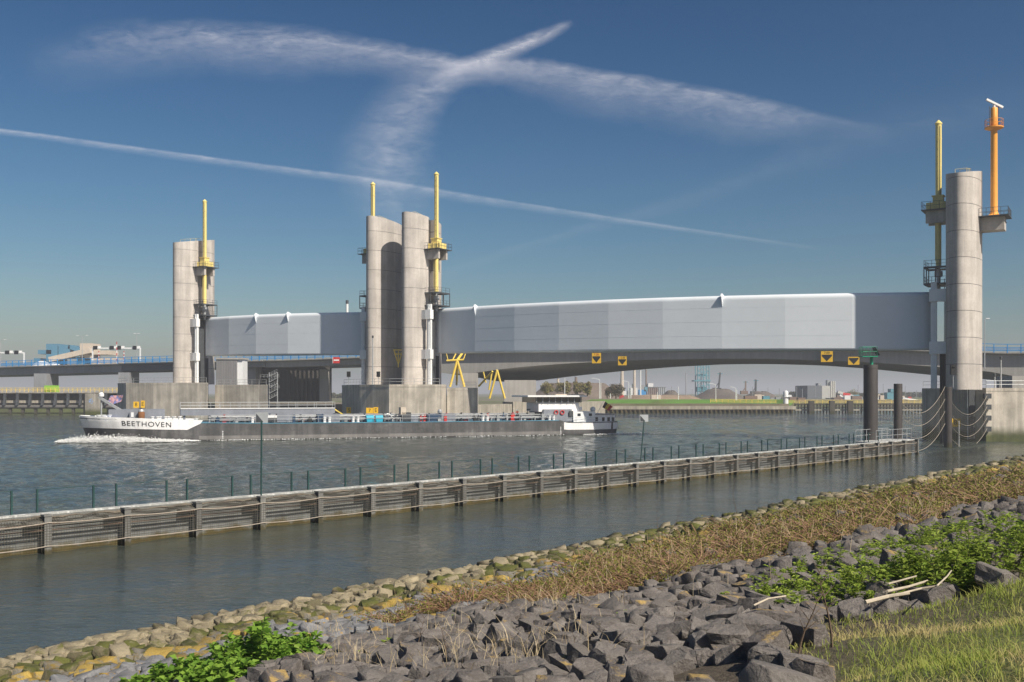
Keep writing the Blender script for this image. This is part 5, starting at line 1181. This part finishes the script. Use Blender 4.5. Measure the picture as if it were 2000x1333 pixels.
# ================================================================ rocks on the near bank
def rock_mesh(seed, bevel=True):
    """broken quarry stone: a block split by random planes"""
    r = random.Random(seed); bm = bmesh.new(); bmesh.ops.create_cube(bm, size=1.0)
    sx, sy, sz = r.uniform(.85, 1.3), r.uniform(.7, 1.0), r.uniform(.55, .85)
    for v in bm.verts: v.co = (v.co.x*sx+r.uniform(-.08, .08), v.co.y*sy+r.uniform(-.08, .08), v.co.z*sz+r.uniform(-.08, .08))
    for _ in range(r.randint(8, 12)):
        d = Vector((r.gauss(0, 1), r.gauss(0, 1), r.gauss(0, .9))).normalized(); sup = max(v.co.dot(d) for v in bm.verts); dist = sup*r.uniform(.70, .93)
        res = bmesh.ops.bisect_plane(bm, geom=bm.verts[:]+bm.edges[:]+bm.faces[:], plane_co=d*dist, plane_no=d, clear_outer=True)
        ed = [e for e in res['geom_cut'] if isinstance(e, bmesh.types.BMEdge)]
        if ed: bmesh.ops.contextual_create(bm, geom=ed)
    bmesh.ops.remove_doubles(bm, verts=bm.verts[:], dist=.01)
    if bevel: bmesh.ops.bevel(bm, geom=bm.edges[:], offset=.028, segments=1, affect='EDGES', clamp_overlap=True)
    bmesh.ops.recalc_face_normals(bm, faces=bm.faces[:]); bmesh.ops.triangulate(bm, faces=bm.faces[:]); me = bpy.data.meshes.new('rock'); bm.to_mesh(me); bm.free()
    return me
def rock_material(name, c1, c2, c3, c3lo, c3hi, use_attr):
    """mineral colour with grain, patches of lichen or moss c3 mostly on the upper faces"""
    m = bpy.data.materials.new(name); m.use_nodes = True; t = NT(m.node_tree); b = t.n['Principled BSDF']
    g = t.node('ShaderNodeNewGeometry'); pos = g.outputs['Position']
    rnd = t.node('ShaderNodeAttribute', attribute_name='rnd').outputs['Fac'] if use_attr else t.node('ShaderNodeObjectInfo').outputs['Random']
    n1 = t.noise(pos, 2.2, 6, .7); n2 = t.noise(pos, 26, 4, .7); n3 = t.noise(pos, 2.2, 5, .7)
    c = t.mix(t.ramp(t.m('ADD', n1, t.m('MULTIPLY_ADD', rnd, .5, -.25)), .3, .7), c1, c2)
    sp = t.node('ShaderNodeSeparateXYZ'); t.l.new(g.outputs['Normal'], sp.inputs[0])
    up = t.m('MULTIPLY_ADD', sp.outputs[2], .16, t.m('ADD', n3, t.m('MULTIPLY_ADD', rnd, .24, -.12)))
    c = t.mix(t.ramp(up, c3lo, c3hi), c, c3)
    f = t.m('MULTIPLY', t.ramp(n2, .25, .75, .72, 1.2, False), t.ramp(rnd, 0, 1, .62, 1.35, False))
    cb = t.node('ShaderNodeCombineColor'); [t.l.new(f, cb.inputs[i]) for i in range(3)]
    c = t.mix(1.0, c, cb.outputs[0], 'MULTIPLY')
    pz = t.node('ShaderNodeSeparateXYZ'); t.l.new(pos, pz.inputs[0])
    wet = t.ramp(t.m('ADD', pz.outputs[2], t.m('MULTIPLY_ADD', n1, .2, -.1)), .06, .26, .32, 1.0)         # wet foot at the waterline
    cw = t.node('ShaderNodeCombineColor'); [t.l.new(wet, cw.inputs[i]) for i in range(3)]
    t.l.new(t.mix(1.0, c, cw.outputs[0], 'MULTIPLY'), b.inputs['Base Color']); b.inputs['Roughness'].default_value = .88; b.inputs['Specular IOR Level'].default_value = .3
    bn = t.node('ShaderNodeBump'); bn.inputs['Strength'].default_value = .9; bn.inputs['Distance'].default_value = .06
    t.l.new(t.m('ADD', t.noise(pos, 9, 6, .7), t.m('MULTIPLY', n2, .35)), bn.inputs['Height']); t.l.new(bn.outputs[0], b.inputs['Normal'])
    return m
RK = {}
for use in (False, True):
    u = '_mass' if use else ''
    RK['tan', use] = rock_material('tan_rock'+u, (.38, .32, .21), (.22, .185, .12), (.11, .105, .03), .70, .90, use)
    RK['moss', use] = rock_material('mossy_rock'+u, (.22, .19, .11), (.15, .13, .075), (.085, .088, .022), .46, .66, use)
    RK['lichen', use] = rock_material('lichen_rock'+u, (.25, .23, .19), (.17, .155, .13), (.31, .215, .055), .50, .66, use)
    RK['grey', use] = rock_material('grey_rock'+u, (.27, .265, .265), (.17, .17, .175), (.33, .20, .05), .78, .86, use)
    RK['dark', use] = rock_material('dark_rock'+u, (.235, .21, .19), (.115, .10, .09), (.32, .22, .08), .76, .90, use)
from mathutils import noise as mnoise
def roughen(me, seed):
    """chipped, weathered version of a stone for the nearest ones"""
    bm = bmesh.new(); bm.from_mesh(me); bmesh.ops.subdivide_edges(bm, edges=[e for e in bm.edges if e.calc_length() > .09], cuts=2, use_grid_fill=True); bmesh.ops.triangulate(bm, faces=bm.faces[:]); bm.normal_update()
    off = Vector((seed*3.1, seed*1.7, 0))
    for v in bm.verts:
        n_ = mnoise.fractal(v.co*3.2+off, .9, 2.1, 4)*.045+mnoise.noise(v.co*11+off)*.014; v.co += v.normal*n_
    m2 = bpy.data.meshes.new('rock'); bm.to_mesh(m2); bm.free(); return m2
NV = 18; RM_ = [rock_mesh(100+i) for i in range(NV)]; RML = [rock_mesh(100+i, False) for i in range(NV)]
VAR = {(k, i): None for k in ('tan', 'moss', 'lichen', 'grey', 'dark') for i in range(NV)}
def variant(kind, i):
    if VAR[kind, i] is None: me = roughen(RM_[i], i); me.materials.clear(); me.materials.append(RK[kind, False]); VAR[kind, i] = me
    return VAR[kind, i]
def patch(a, s):
    return math.sin(a*.31+1.3)+math.sin(a*.13+s*.4)+.7*math.sin(a*.57-s*.23)
def in_view(X, Y, Z, mg=60):
    if Y < 3: return None
    x = 1000+2000*X/Y; y = 768+2000*(EYE-Z)/Y
    return (x, y) if -mg < x < 2000+mg and y < 1333+mg*1.5 else None
def cover(x, y):
    """0..1 how much scrub hides the stone at this place of the slope (by the look of the bank)"""
    return 0
rocks = []; rr = random.Random(77)
for a10 in range(-10, 1400):
    pass
def scrub_zone(a, s):
    """brown bramble scrub: everywhere beyond a wavy line along the bank"""
    lo = 6.8+.8*math.sin(a*.45)+.5*math.sin(a*1.1); lo = np.interp(a, [24, 30, 36, 44, 60, 130], [lo+1.0, lo, 5.0, 3.2, 2.4, 1.4]); hi = np.interp(a, [20, 24, 28, 32, 40, 55, 75, 130], [12.3, 14.8, 17.0, 18.6, 20.4, 22, 23.5, 26])+.9*math.sin(a*.6+1)
    return a > 21.5+1.5*math.sin(s*1.3) and lo < s < hi
def shrub_hole(X, Y):
    """no stones on the spots where the leafy plants grow"""
    return (X+6.0)**2/3.0+(Y-21.0)**2/2.2 < 1 and rr.random() < .8
def rock_kind(a, s):
    s2 = s+rr.uniform(-.55, .55)
    if s2 < 1.9: return 'tan' if a < 34 or rr.random() < .5 else 'moss'
    if s2 < 3.5: return 'moss' if rr.random() < .8 else 'tan'
    if s2 < 5.2: return 'lichen' if rr.random() < .75 else 'moss'
    if s2 < 10.5 and a < 40: return 'grey' if rr.random() < .9 else 'lichen'
    return 'dark'
a = -14.0
while a < 150:
    far = max(1.0, a/42.0); st = (.34 if a < 26 else .41)*far**.45
    s = -.5
    while s < 26.6:
        aa_, s_ = a+rr.uniform(-.25, .25)*st*2, s+rr.uniform(-.25, .25)*st*2
        sc = st*(rr.uniform(.95, 1.6) if rr.random() < .75 else rr.uniform(.5, .9))
        X0, Y0 = bank_xy(aa_, s_)
        skip = s_ > 25.2+.8*math.sin(a*.9) or (scrub_zone(aa_, s_) and rr.random() < (.93 if s_ > 4.5 else .4)) or shrub_hole(X0, Y0)
        if s_ > 24 and rr.random() < .5: skip = True
        if not skip:
            X, Y = bank_xy(aa_, s_); Zb = float(bank_z(aa_, s_)); v = in_view(X, Y, Zb)
            if v and Y < 135: rocks.append((X, Y, Zb+sc*rr.uniform(-.05, .20), sc, rock_kind(aa_, s_), rr.randrange(NV), rr.uniform(0, 6.28), rr.uniform(-.35, .35), rr.uniform(-.35, .35), sc/Y*(1.0 if v[1] < 1345 and -20 < v[0] < 2020 else .2)))
        s += st*(1.05 if s < 6 else 1.2)
    a += st*1.08
rocks.sort(key=lambda q: -q[-1])
for (X, Y, Z_, sc, kind, vi, rz, rx, ry, _) in rocks[:300]:
    o = bpy.data.objects.new('rock', variant(kind, vi)); COL.objects.link(o); o.parent = BANK; o.location = (X, Y, Z_); o.scale = (sc, sc, sc); o.rotation_euler = (rx, ry, rz)
for kind in ('tan', 'moss', 'lichen', 'grey', 'dark'):
    VV = []; FF = []; RR = []; off = 0
    for (X, Y, Z_, sc, k_, vi, rz, rx, ry, _) in rocks[300:]:
        if k_ != kind: continue
        me = (RM_ if Y < 45 else RML)[vi]; n = len(me.vertices); co = np.empty(n*3); me.vertices.foreach_get('co', co); co = co.reshape(-1, 3)
        from mathutils import Euler
        M3 = np.array(Euler((rx, ry, rz)).to_matrix()); VV.append(co@M3.T*sc+np.array((X, Y, Z_)))
        tri = np.empty(len(me.polygons)*3, dtype=np.int32); me.polygons.foreach_get('vertices', tri); FF.append(tri.reshape(-1, 3)+off); off += n; RR.append(np.full(len(me.polygons), rr.random()))
    if VV:
        o = np_mesh('rock_mass', np.concatenate(VV), np.concatenate(FF), RK[kind, True], BANK, np.concatenate(RR)); o['kind'] = 'stuff'
print('rocks', len(rocks))

# ================================================================ vegetation on the near bank
rng = np.random.default_rng(42)
def bank_pts(n, a0, a1, s0, s1, test=None, near=1.6):
    """random places on the slope, denser near the camera"""
    out = []
    a_ = a0+(a1-a0)*rng.random(n*3)**near; s_ = rng.uniform(s0, s1, n*3)
    for p, q in zip(a_, s_):
        if test is None or test(p, q):
            X, Y = bank_xy(p, q); out.append((X, Y, p, q))
            if len(out) >= n: break
    P = np.array(out); Z_ = bank_z(P[:, 2], P[:, 3]); keep = P[:, 1] > 4
    return np.stack([P[:, 0], P[:, 1], Z_], -1)[keep], P[keep]
def blades(base, h, w, lean, rng, bend=.3):
    """bent grass blades or twigs: two quads each"""
    n = len(base); an = rng.uniform(0, 2*PI, n); dirv = np.stack([np.cos(an), np.sin(an), np.zeros(n)], -1); sd = np.stack([-np.sin(an), np.cos(an), np.zeros(n)], -1)
    an2 = rng.uniform(0, 2*PI, n); sd = np.stack([np.cos(an2), np.sin(an2)*.4, np.zeros(n)], -1)
    h = h[:, None]; w = (w if np.ndim(w) else np.full(n, w))[:, None]; ln = (lean*rng.random(n))[:, None]; up = np.array([[0, 0, 1.0]])
    p1 = base+up*h*.55+dirv*h*ln*.4; p2 = base+up*h*(1-.25*ln)+dirv*h*ln*(1+bend)
    V = np.stack([base-sd*w, base+sd*w, p1+sd*w*.8, p1-sd*w*.8, p2+sd*w*.25, p2-sd*w*.25], 1).reshape(-1, 3); k = np.arange(n)[:, None]*6
    F = np.concatenate([k+np.array([[0, 1, 2, 3]]), k+np.array([[3, 2, 4, 5]])], 0); r = rng.random(n)
    return V, F, np.concatenate([r, r]), p2
def two_tone(name, c1, c2, c3=None, rough=.75, trans=.0):
    m = bpy.data.materials.new(name); m.use_nodes = True; t = NT(m.node_tree); b = t.n['Principled BSDF']
    r = t.node('ShaderNodeAttribute', attribute_name='rnd').outputs['Fac']; g = t.node('ShaderNodeNewGeometry')
    c = t.mix(r, c1, c2)
    if c3: c = t.mix(t.ramp(t.noise(g.outputs['Position'], .9, 4, .6), .45, .62), c, c3)
    t.l.new(c, b.inputs['Base Color']); b.inputs['Roughness'].default_value = rough; b.inputs['Specular IOR Level'].default_value = .25
    if trans:
        tl = t.node('ShaderNodeBsdfTranslucent'); t.l.new(c, tl.inputs[0]); mx = t.node('ShaderNodeMixShader'); mx.inputs[0].default_value = trans
        t.l.new(b.outputs[0], mx.inputs[1]); t.l.new(tl.outputs[0], mx.inputs[2]); t.l.new(mx.outputs[0], t.n['Material Output'].inputs[0])
    return m
V_TWIG = two_tone('dead_twigs', (.155, .086, .05), (.35, .24, .14), (.21, .11, .064)); V_STRAW = two_tone('dry_straw', (.34, .26, .15), (.52, .43, .28)); V_SPROUT = two_tone('scrub_leaves', (.13, .15, .02), (.28, .27, .05), trans=.3)
V_GRASS = two_tone('bank_grass', (.19, .26, .04), (.36, .37, .09), (.48, .39, .18), trans=.35); V_WEED = two_tone('weed_leaves', (.16, .25, .028), (.37, .45, .08), trans=.45); V_BROAD = two_tone('elder_leaves', (.09, .20, .018), (.28, .43, .06), trans=.4)
# brown scrub: bramble bushes of arching dead stems with young leaves
def scrub():
    cen, P = bank_pts(1900, 20, 140, 1.0, 27, scrub_zone, 1.55); TB = []; TD = []; TH = []; LC = []
    for (x, y, z), (_, _, a_, s_) in zip(cen, P):
        R_ = rng.uniform(.35, 1.0)*(1+y/120); H = rng.uniform(.2, .7)*(1.4 if rng.random() < .2 else 1)*(.65 if s_ < 4 else 1); n = int(np.clip(5200/y, 38, 190))
        an = rng.uniform(0, 2*PI, n); rad = R_*np.sqrt(rng.random(n))*.75; bx_ = x+rad*np.cos(an); by_ = y+rad*np.sin(an); ga = bx_*BE.x+by_*BE.y; gs = 29.6+bx_*BN.x+by_*BN.y
        TB.append(np.stack([bx_, by_, bank_z(ga, gs)], -1)); an3 = an+rng.normal(size=n)*.9; dr = np.stack([np.cos(an3), np.sin(an3), np.zeros(n)], -1)*rng.uniform(.5, 2.4, (n, 1)); dr[:, 2] = 1; TD.append(dr); TH.append(H*(1-.45*(rad/R_)**2)*rng.uniform(.55, 1.15, n))
    B = np.concatenate(TB); Dv = np.concatenate(TD); Hh = np.concatenate(TH)[:, None]; n = len(B); Dv /= np.linalg.norm(Dv, axis=1)[:, None]
    jit = rng.normal(size=(n, 3))*.25; p1 = B+(Dv+jit*.6)*Hh*.6; p2 = p1+(Dv*np.array([[1.2, 1.2, .35]])+jit)*Hh*.55; p3 = p2+(Dv*np.array([[1.0, 1.0, -.35]])+jit)*Hh*.35
    w = np.clip(B[:, 1:2]*.00030, .005, .03); sd = np.cross(Dv, rng.normal(size=(n, 3))); sd /= np.linalg.norm(sd, axis=1)[:, None]
    V = np.stack([B-sd*w, B+sd*w, p1+sd*w, p1-sd*w, p2+sd*w*.8, p2-sd*w*.8, p3+sd*w*.4, p3-sd*w*.4], 1).reshape(-1, 3); k = np.arange(n)[:, None]*8
    F = np.concatenate([k+np.array([[0, 1, 2, 3]]), k+np.array([[3, 2, 4, 5]]), k+np.array([[5, 4, 6, 7]])], 0); r = rng.random(n)
    tag(np_mesh('bramble_scrub', V, F, V_TWIG, None, np.concatenate([r, r, r])), 'brown tangle of dead bramble stems on the bank', 'scrub', kind='stuff')
    c = np.concatenate([p1+rng.normal(size=(n, 3))*.05, p2+rng.normal(size=(n, 3))*.06, p3]); g = np.sin(c[:, 0]*.55+1)*np.sin(c[:, 1]*.4)+.6*np.sin(c[:, 0]*1.7-c[:, 1]*1.1)
    keep = rng.random(len(c)) < np.clip(.62+.35*g, .2, .98); c = c[keep]; V, F, r = quads(c, rng, np.clip(c[:, 1]*.0010, .018, .075), asp=.75)
    tag(np_mesh('scrub_leaves', V, F, V_SPROUT, None, r), 'young yellow green leaves through the brown scrub', 'leaves', kind='stuff')
    print('scrub stems', n, 'leaves', len(c))
scrub()
b3, P = bank_pts(450, 17, 50, 4, 22, lambda p, q: scrub_zone(p, q+rng.normal()*.8) or (rng.random() < .05), 1.6)
V, F, r, _ = blades(b3, rng.uniform(.35, 1.0, len(b3)), np.clip(b3[:, 1]*.0003, .006, .02), .35, rng); tag(np_mesh('dry_stalks', V, F, V_STRAW, None, r), 'pale dry stalks standing among scrub and rocks', 'stalks', kind='stuff')
# straw tufts between the near rocks
tc_ = [(840, 1245), (905, 1290), (960, 1300), (1030, 1280), (1085, 1300), (1120, 1260), (700, 1300), (660, 1310), (870, 1320), (1000, 1325), (960, 1220), (1180, 1300), (620, 1260), (760, 1230), (1010, 1190), (1060, 1200), (1110, 1190)]
def ground_at(x, y):
    """place on the slope seen at a photo pixel"""
    lo, hi = 4.0, 140.0
    fx, fy = (x-1000)/2000, (y-768)/2000
    for D in np.geomspace(4, 140, 900):
        a_, s_ = bank_as(fx*D, D)
        if EYE-fy*D <= float(bank_z(a_, s_)): return Vector((fx*D, D, float(bank_z(a_, s_))))
    return Vector((fx*120, 120, 0))
tr_ = random.Random(12); tc_ += [(tr_.uniform(640, 1330), tr_.uniform(1195, 1335)) for _ in range(12)]
bb = []
for x, y in tc_:
    g = ground_at(x, y); n = tr_.randint(14, 46); bb.append(np.stack([g.x+rng.normal(size=n)*.30, g.y+rng.normal(size=n)*.30, np.full(n, g.z)], -1))
bb = np.concatenate(bb); V, F, r, _ = blades(bb, rng.uniform(.15, .62, len(bb)), .006, .9, rng); tag(np_mesh('straw_tufts', V, F, V_STRAW, None, r), 'pale straw tufts between the dark rocks', 'straw', kind='stuff')
# grass on the crest and green flecks lower down
b3, P = bank_pts(95000, 4, 40, 24.4, 31, lambda p, q: q > 25.0+.7*math.sin(p*.9)+.4*math.sin(p*2.3) and rng.random() < (.5 if q < 26.0 else 1), 1.5)
V, F, r, _ = blades(b3, rng.uniform(.035, .12, len(b3))*(1+.5*np.sin(P[:, 2]*1.7)*np.sin(P[:, 3]*2.1)), np.clip(b3[:, 1]*.0004, .004, .02), 1.2, rng); tag(np_mesh('bank_grass', V, F, V_GRASS, None, r), 'rough green and straw coloured grass on the bank crest', 'grass', kind='stuff')
def clump(name, x, y, wid, hgt, n, leaf, m, label, cat='shrub', group=None, stems=10, asp=.34):
    """leafy plant with stems; leaves in upright sprays"""
    g = ground_at(x, y); t = thing(name, g, label, cat, group); r_ = np.random.default_rng(int(x+y*3)); mb = MB(); C = []; Dv = []
    nst = max(stems, int(wid*hgt*40))
    for i in range(nst):
        an = r_.uniform(0, 2*PI); rad = wid/2*math.sqrt(r_.random()); bx_, by_ = rad*math.cos(an), rad*math.sin(an)*.8; edge = 1-(rad/(wid/2))**2*.55
        H = hgt*edge*r_.uniform(.4, 1.12); tip = Vector((bx_*1.15+r_.normal()*.05, by_*1.15+r_.normal()*.05, H)); ga, gs = bank_as(g.x+bx_, g.y+by_); z0 = float(bank_z(ga, gs))-g.z
        base = Vector((bx_*.8, by_*.8, z0)); tip.z += z0; mb.tube(base, tip, .007, .003, n=4, cap=False)
        k = max(4, n//nst)
        for j in range(k): f = r_.uniform(.25, 1.0); p = base.lerp(tip, f); C.append(tuple(p)); a2 = r_.uniform(0, 2*PI); u = r_.uniform(-.1, .9); Dv.append((math.cos(a2), math.sin(a2), u))
    mb.build('stems', V_STEM, t); C = np.array(C); Dv = np.array(Dv); Dv /= np.linalg.norm(Dv, axis=1)[:, None]; nn = len(C)
    L = leaf*(.55+.8*r_.random(nn))[:, None]; sd = np.cross(Dv, np.array([[0, 0, 1.0]])+r_.normal(size=(nn, 3))*.5); sd /= np.linalg.norm(sd, axis=1)[:, None]
    nrm = np.cross(sd, Dv); mid = C+Dv*L*.5; droop = -np.array([[0, 0, 1.0]])*L*.18
    V = np.stack([C, mid+sd*L*asp+nrm*L*.06, C+Dv*L+droop, mid-sd*L*asp+nrm*L*.06], 1).reshape(-1, 3); k = np.arange(nn)[:, None]*4
    F = np.concatenate([k+np.array([[0, 1, 2]]), k+np.array([[0, 2, 3]])], 0); rnd = r_.random(nn); np_mesh('foliage', V, F, m, t, np.concatenate([rnd, rnd]))
    return t
V_STEM = mat('green_stem', (.10, .11, .03), .8, var=.2)
clump('elder_shrub', 500, 1315, 2.6, .95, 3800, .16, V_BROAD, 'bright green broad-leaved shrub at the bottom left'); clump('elder_shrub', 320, 1348, 2.0, .55, 1800, .17, V_BROAD, 'low bright green sprawl at the bottom edge, left of the broad-leaved shrub')
clump('elder_shrub', 410, 1345, 1.6, .6, 1400, .17, V_BROAD, 'low bright green plant between the two larger ones at the bottom edge')
GRP = 'green weeds among the bank rocks'
for x, y, w, h, n, lab in ((1560, 1180, 2.6, .5, 2600, 'wide dark green weed clump above the near rocks, left end'), (1690, 1165, 2.6, .6, 2800, 'dark green weed clump in the middle of the green thicket'), (1800, 1150, 2.8, .7, 3000, 'tall dark green weed clump right of the thicket middle'), (1900, 1120, 2.8, .8, 3000, 'tallest green weed clump towards the right edge'),
                           (1480, 1190, 1.8, .42, 1300, 'low green weed clump at the left tip of the thicket'), (1620, 1125, 3.0, .5, 2200, 'green weed clump behind the thicket middle'), (1760, 1095, 3.2, .6, 2200, 'green weed clump behind the tall clump'), (1975, 1105, 2.8, .75, 2000, 'green weed clump cut by the right picture edge'), (1870, 1065, 3.2, .6, 1900, 'farthest green weed clump, upper right')):
    clump('weed_clump', x, y, w, h, n, .10 if y > 1100 else .12, V_WEED, lab, 'weeds', GRP, asp=.15)
for i, (x, y, w, h, n, lab) in enumerate(((770, 1262, .7, .22, 260, 'small green weed tuft beside grey rocks, lower middle'), (880, 1215, .5, .25, 160, 'small green weed tuft near the dry stalks'), (990, 1235, .35, .25, 120, 'tiny green tuft between dark rocks'), (1205, 1215, .35, .3, 110, 'tiny green tuft among dark rocks right of centre'), (1090, 1190, .9, .35, 260, 'green tuft at the foot of the scrub'), (700, 1290, .6, .2, 200, 'low grassy green tuft at the lower left'), (1250, 1150, .8, .4, 240, 'green tuft in the scrub edge'), (845, 1200, .5, .45, 160, 'yellow green sprout on the grey rocks'))):
    clump('weed_tuft', x, y, w, h, n, .09, V_WEED, lab, 'weeds', 'small weed tufts', asp=.25)
# driftwood
M_DRIFT = mat('driftwood', (.48, .41, .31), .85, var=.25, scale=4, fine=.2)
def stick(pts, r, label, lift=.12):
    g = [ground_at(x, y)+Vector((0, 0, lift)) for x, y in pts]; q = MB()
    for i, (p0, p1) in enumerate(zip(g[:-1], g[1:])): q.tube(p0, p1, r*(1-.25*i/len(g)), r*(1-.25*(i+1)/len(g)), n=7)
    o = q.build('driftwood_stick', M_DRIFT); tag(o, label, 'driftwood', 'driftwood sticks on the rocks')
stick([(1690, 1226), (1735, 1214), (1776, 1206)], .028, 'thickest bleached driftwood stick below the green thicket', .30); stick([(1732, 1206), (1775, 1192), (1812, 1180)], .02, 'bleached stick lying above the thick stick', .32); stick([(1735, 1200), (1790, 1185)], .014, 'thin bleached stick crossing the others', .42); stick([(1760, 1208), (1800, 1197), (1830, 1192)], .014, 'thin pale stick right of the thick stick', .30)
stick([(1472, 1242), (1500, 1228), (1535, 1222)], .013, 'thin curved pale stick on the dark rocks', .38); stick([(1830, 1200), (1850, 1178), (1858, 1165)], .011, 'upright pale twig at the grass edge', .35)
def bare_twig(x, y, h, lean, label):
    g = ground_at(x, y); t = thing('bare_sapling', g, label, 'sapling', 'bare saplings on the bank'); mb = MB(); r_ = random.Random(int(x)); p = Vector((0, 0, 0)); d = Vector((lean, 0, 1)).normalized()
    for i in range(6):
        q = p+d*h/6; mb.tube(p, q, .016*(1-i/7), .016*(1-(i+1)/7), n=5, cap=False)
        if i > 1:
            for s_ in (-1, 1): e = q+Vector((s_*r_.uniform(.3, .7), r_.uniform(-.3, .3), r_.uniform(.4, .8))).normalized()*h*.22; mb.tube(q, e, .007, .002, n=4, cap=False)
        p = q; d = (d+Vector((r_.uniform(-.25, .25), r_.uniform(-.2, .2), .1))).normalized()
    mb.build('stem', mat('sapling_bark', (.13, .09, .06), .9), t)
for x, y, h, l, lab in ((1290, 1075, 2.0, -.2, 'bare sapling at the waterline left of the scrub'), (1440, 1012, 3.4, -.15, 'tall bare sapling rising from the scrub'), (815, 1275, .75, .05, 'small bare brown shrub among straw'), (875, 1300, .6, -.2, 'bare reddish shrub in the foreground straw'), (1625, 1265, .8, -.05, 'thin bare stem among near dark rocks'), (1560, 1300, .7, 0, 'thin bare stem at the bottom, among dark rocks'), (1310, 1045, 1.6, .3, 'leaning bare sapling beside the waterline rocks')): bare_twig(x, y, h, l, lab)
# ================================================================ haze
hm = bpy.data.materials.new('haze'); hm.use_nodes = True; t = NT(hm.node_tree); t.n.remove(t.n['Principled BSDF'])
pv = t.node('ShaderNodeVolumePrincipled'); pv.inputs['Color'].default_value = (.85, .87, .93, 1); pv.inputs['Density'].default_value = .0004; pv.inputs['Anisotropy'].default_value = .1
t.l.new(pv.outputs[0], t.n['Material Output'].inputs['Volume'])
hz = MB().bx(-6500, 6500, -400, 14500, -8, 72).build('haze', hm); hz['kind'] = 'stuff'; hz['label'] = 'thin pale haze over the canal'
